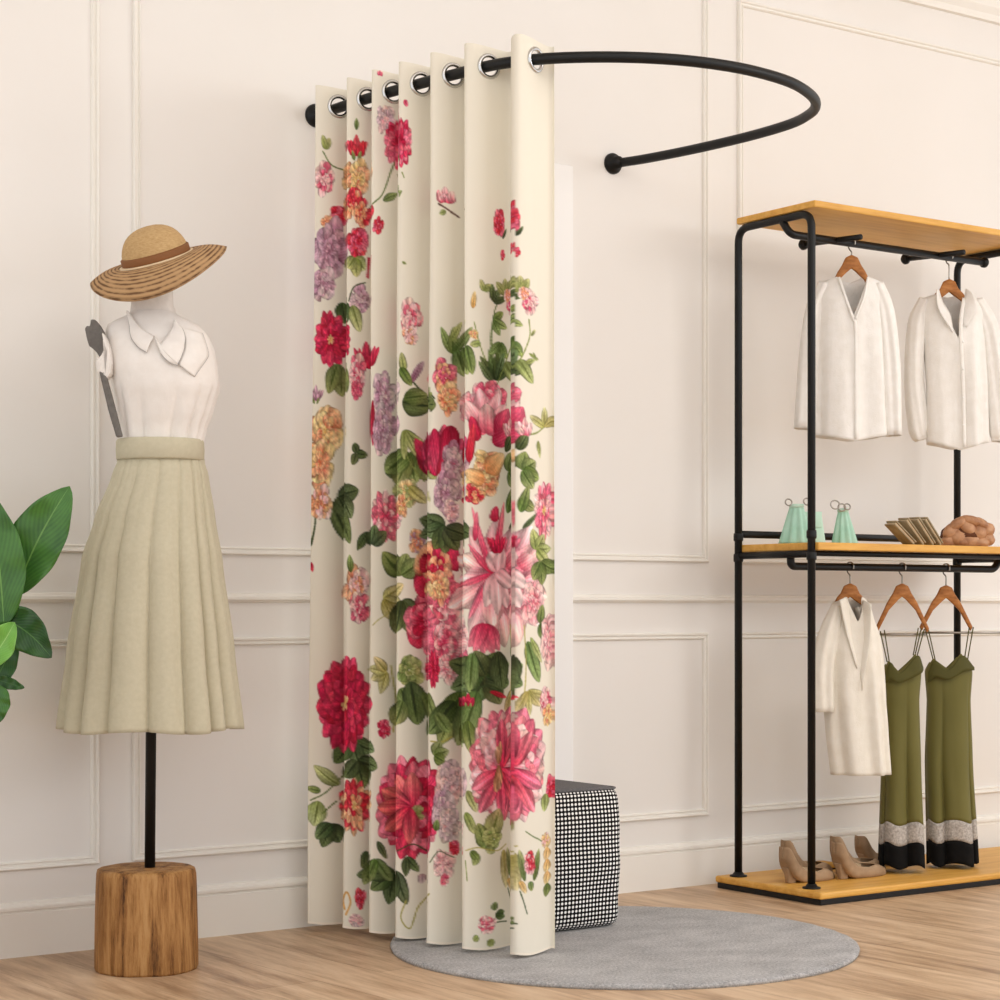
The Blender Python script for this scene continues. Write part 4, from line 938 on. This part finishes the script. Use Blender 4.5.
# ------------------------------------------------------------------ plant at the left
PX, PY, PD = 1.486, -.237, 4.45
PS = PD/2000
plant = thing('potted_plant', (PX, PY, 0), RZ, 'broad leaved green houseplant at the left edge', 'plant')
def ax(p): return (p+90)*PS
def az(y): return .85+(605-y)*PS
obj('pot', MB().lathe([(.001,0),(.09,0),(.095,.01),(.125,.24),(.135,.245),(.135,.27),(.122,.27),(.12,.25),(.001,.245)], 48).mesh(), M_POT, plant)
o = obj('soil', MB().lathe([(.001,.245),(.119,.246),(.118,.256),(.001,.262)], 32).mesh(), M_SOIL, plant)
def leafmesh(base, tip, W, y0, y1, curl=.02, droop=0, side=0, blunt=.8):
    b = Vector((ax(base[0]), y0, az(base[1]))); e = Vector((ax(tip[0]), y1, az(tip[1]))); d = e-b; L_ = d.length; t_ = d.normalized(); sd = Vector((t_.z, 0, -t_.x))
    me = bpy.data.meshes.new('leaf'); bm = bmesh.new(); L = bm.loops.layers.uv.new('UVMap'); g = []; n_, q_ = 26, 12
    for i in range(n_+1):
        v_ = i/n_; wd = W*PS*math.sin(PI*min(1, v_)**blunt)**.75*(1 if i < n_ else 0)+.0006; row = []
        for j in range(q_+1):
            s_ = (j/q_-.5)*2
            p = b+t_*(L_*v_)+sd*(s_*wd+side*PS*math.sin(PI*v_))+Vector((0, curl*(abs(s_)**1.5)*-1*wd/.05+.004*math.sin(v_*22)*abs(s_), 0))+Vector((0, -droop*math.sin(PI*v_), 0))
            row.append((bm.verts.new(p), s_, v_))
        g.append(row)
    for i in range(n_):
        for j in range(q_):
            q = [g[i][j], g[i+1][j], g[i+1][j+1], g[i][j+1]]; f = bm.faces.new([x[0] for x in q])
            for lp, x in zip(f.loops, q): lp[L].uv = (x[1], x[2])
    bm.to_mesh(me); bm.free(); return me
def leaf3(mat, stem_from, base, tip, W, y0, y1, **kw):
    o = obj('leaf', leafmesh(base, tip, W, y0, y1, **kw), mat, plant); solid(o, .0012)
    b = Vector((ax(base[0]), y0, az(base[1]))); s0 = Vector(stem_from); mid = s0.lerp(b, .6)+Vector((-.02, 0, .05))
    obj('stem', MB().tube(catmull([s0, mid, b], 10), .004, 8).mesh(), M_STEM, plant)
leaf3(M_LEAF, (.01, 0, .26), (16, 596), (72, 487), 27, -.02, -.03, curl=.012, side=-4, blunt=.95)
leaf3(M_LEAF, (0, -.01, .26), (10, 626), (-9, 488), 27, -.06, -.07, curl=.010, side=4, blunt=.85)
leaf3(M_LEAFD, (0, -.02, .26), (2, 615), (57, 657), 21, -.05, -.06, curl=.012, side=-5, blunt=.7)
leaf3(M_LEAFL, (-.02, -.03, .26), (-16, 672), (25, 622), 15, -.09, -.10, curl=.03, side=4, blunt=1.3)
leaf3(M_LEAFD, (.01, -.01, .26), (18, 642), (-12, 700), 13, -.03, -.03, curl=.01)
leaf3(M_LEAFD, (.01, .0, .26), (-2, 678), (29, 687), 6, -.04, -.05, curl=.01, blunt=.8)
leaf3(M_LEAF, (0, .01, .26), (6, 684), (-6, 730), 15, -.06, -.06, curl=.01, blunt=.7)
leaf3(M_LEAFD, (-.02, .01, .26), (-60, 600), (-120, 500), 26, .0, -.02, curl=.01)
leaf3(M_LEAF, (-.02, -.01, .26), (-90, 640), (-150, 600), 24, -.05, -.08, curl=.01)
leaf3(M_LEAF, (-.01, -.02, .26), (-50, 560), (-48, 450), 26, -.03, -.05, curl=.01)
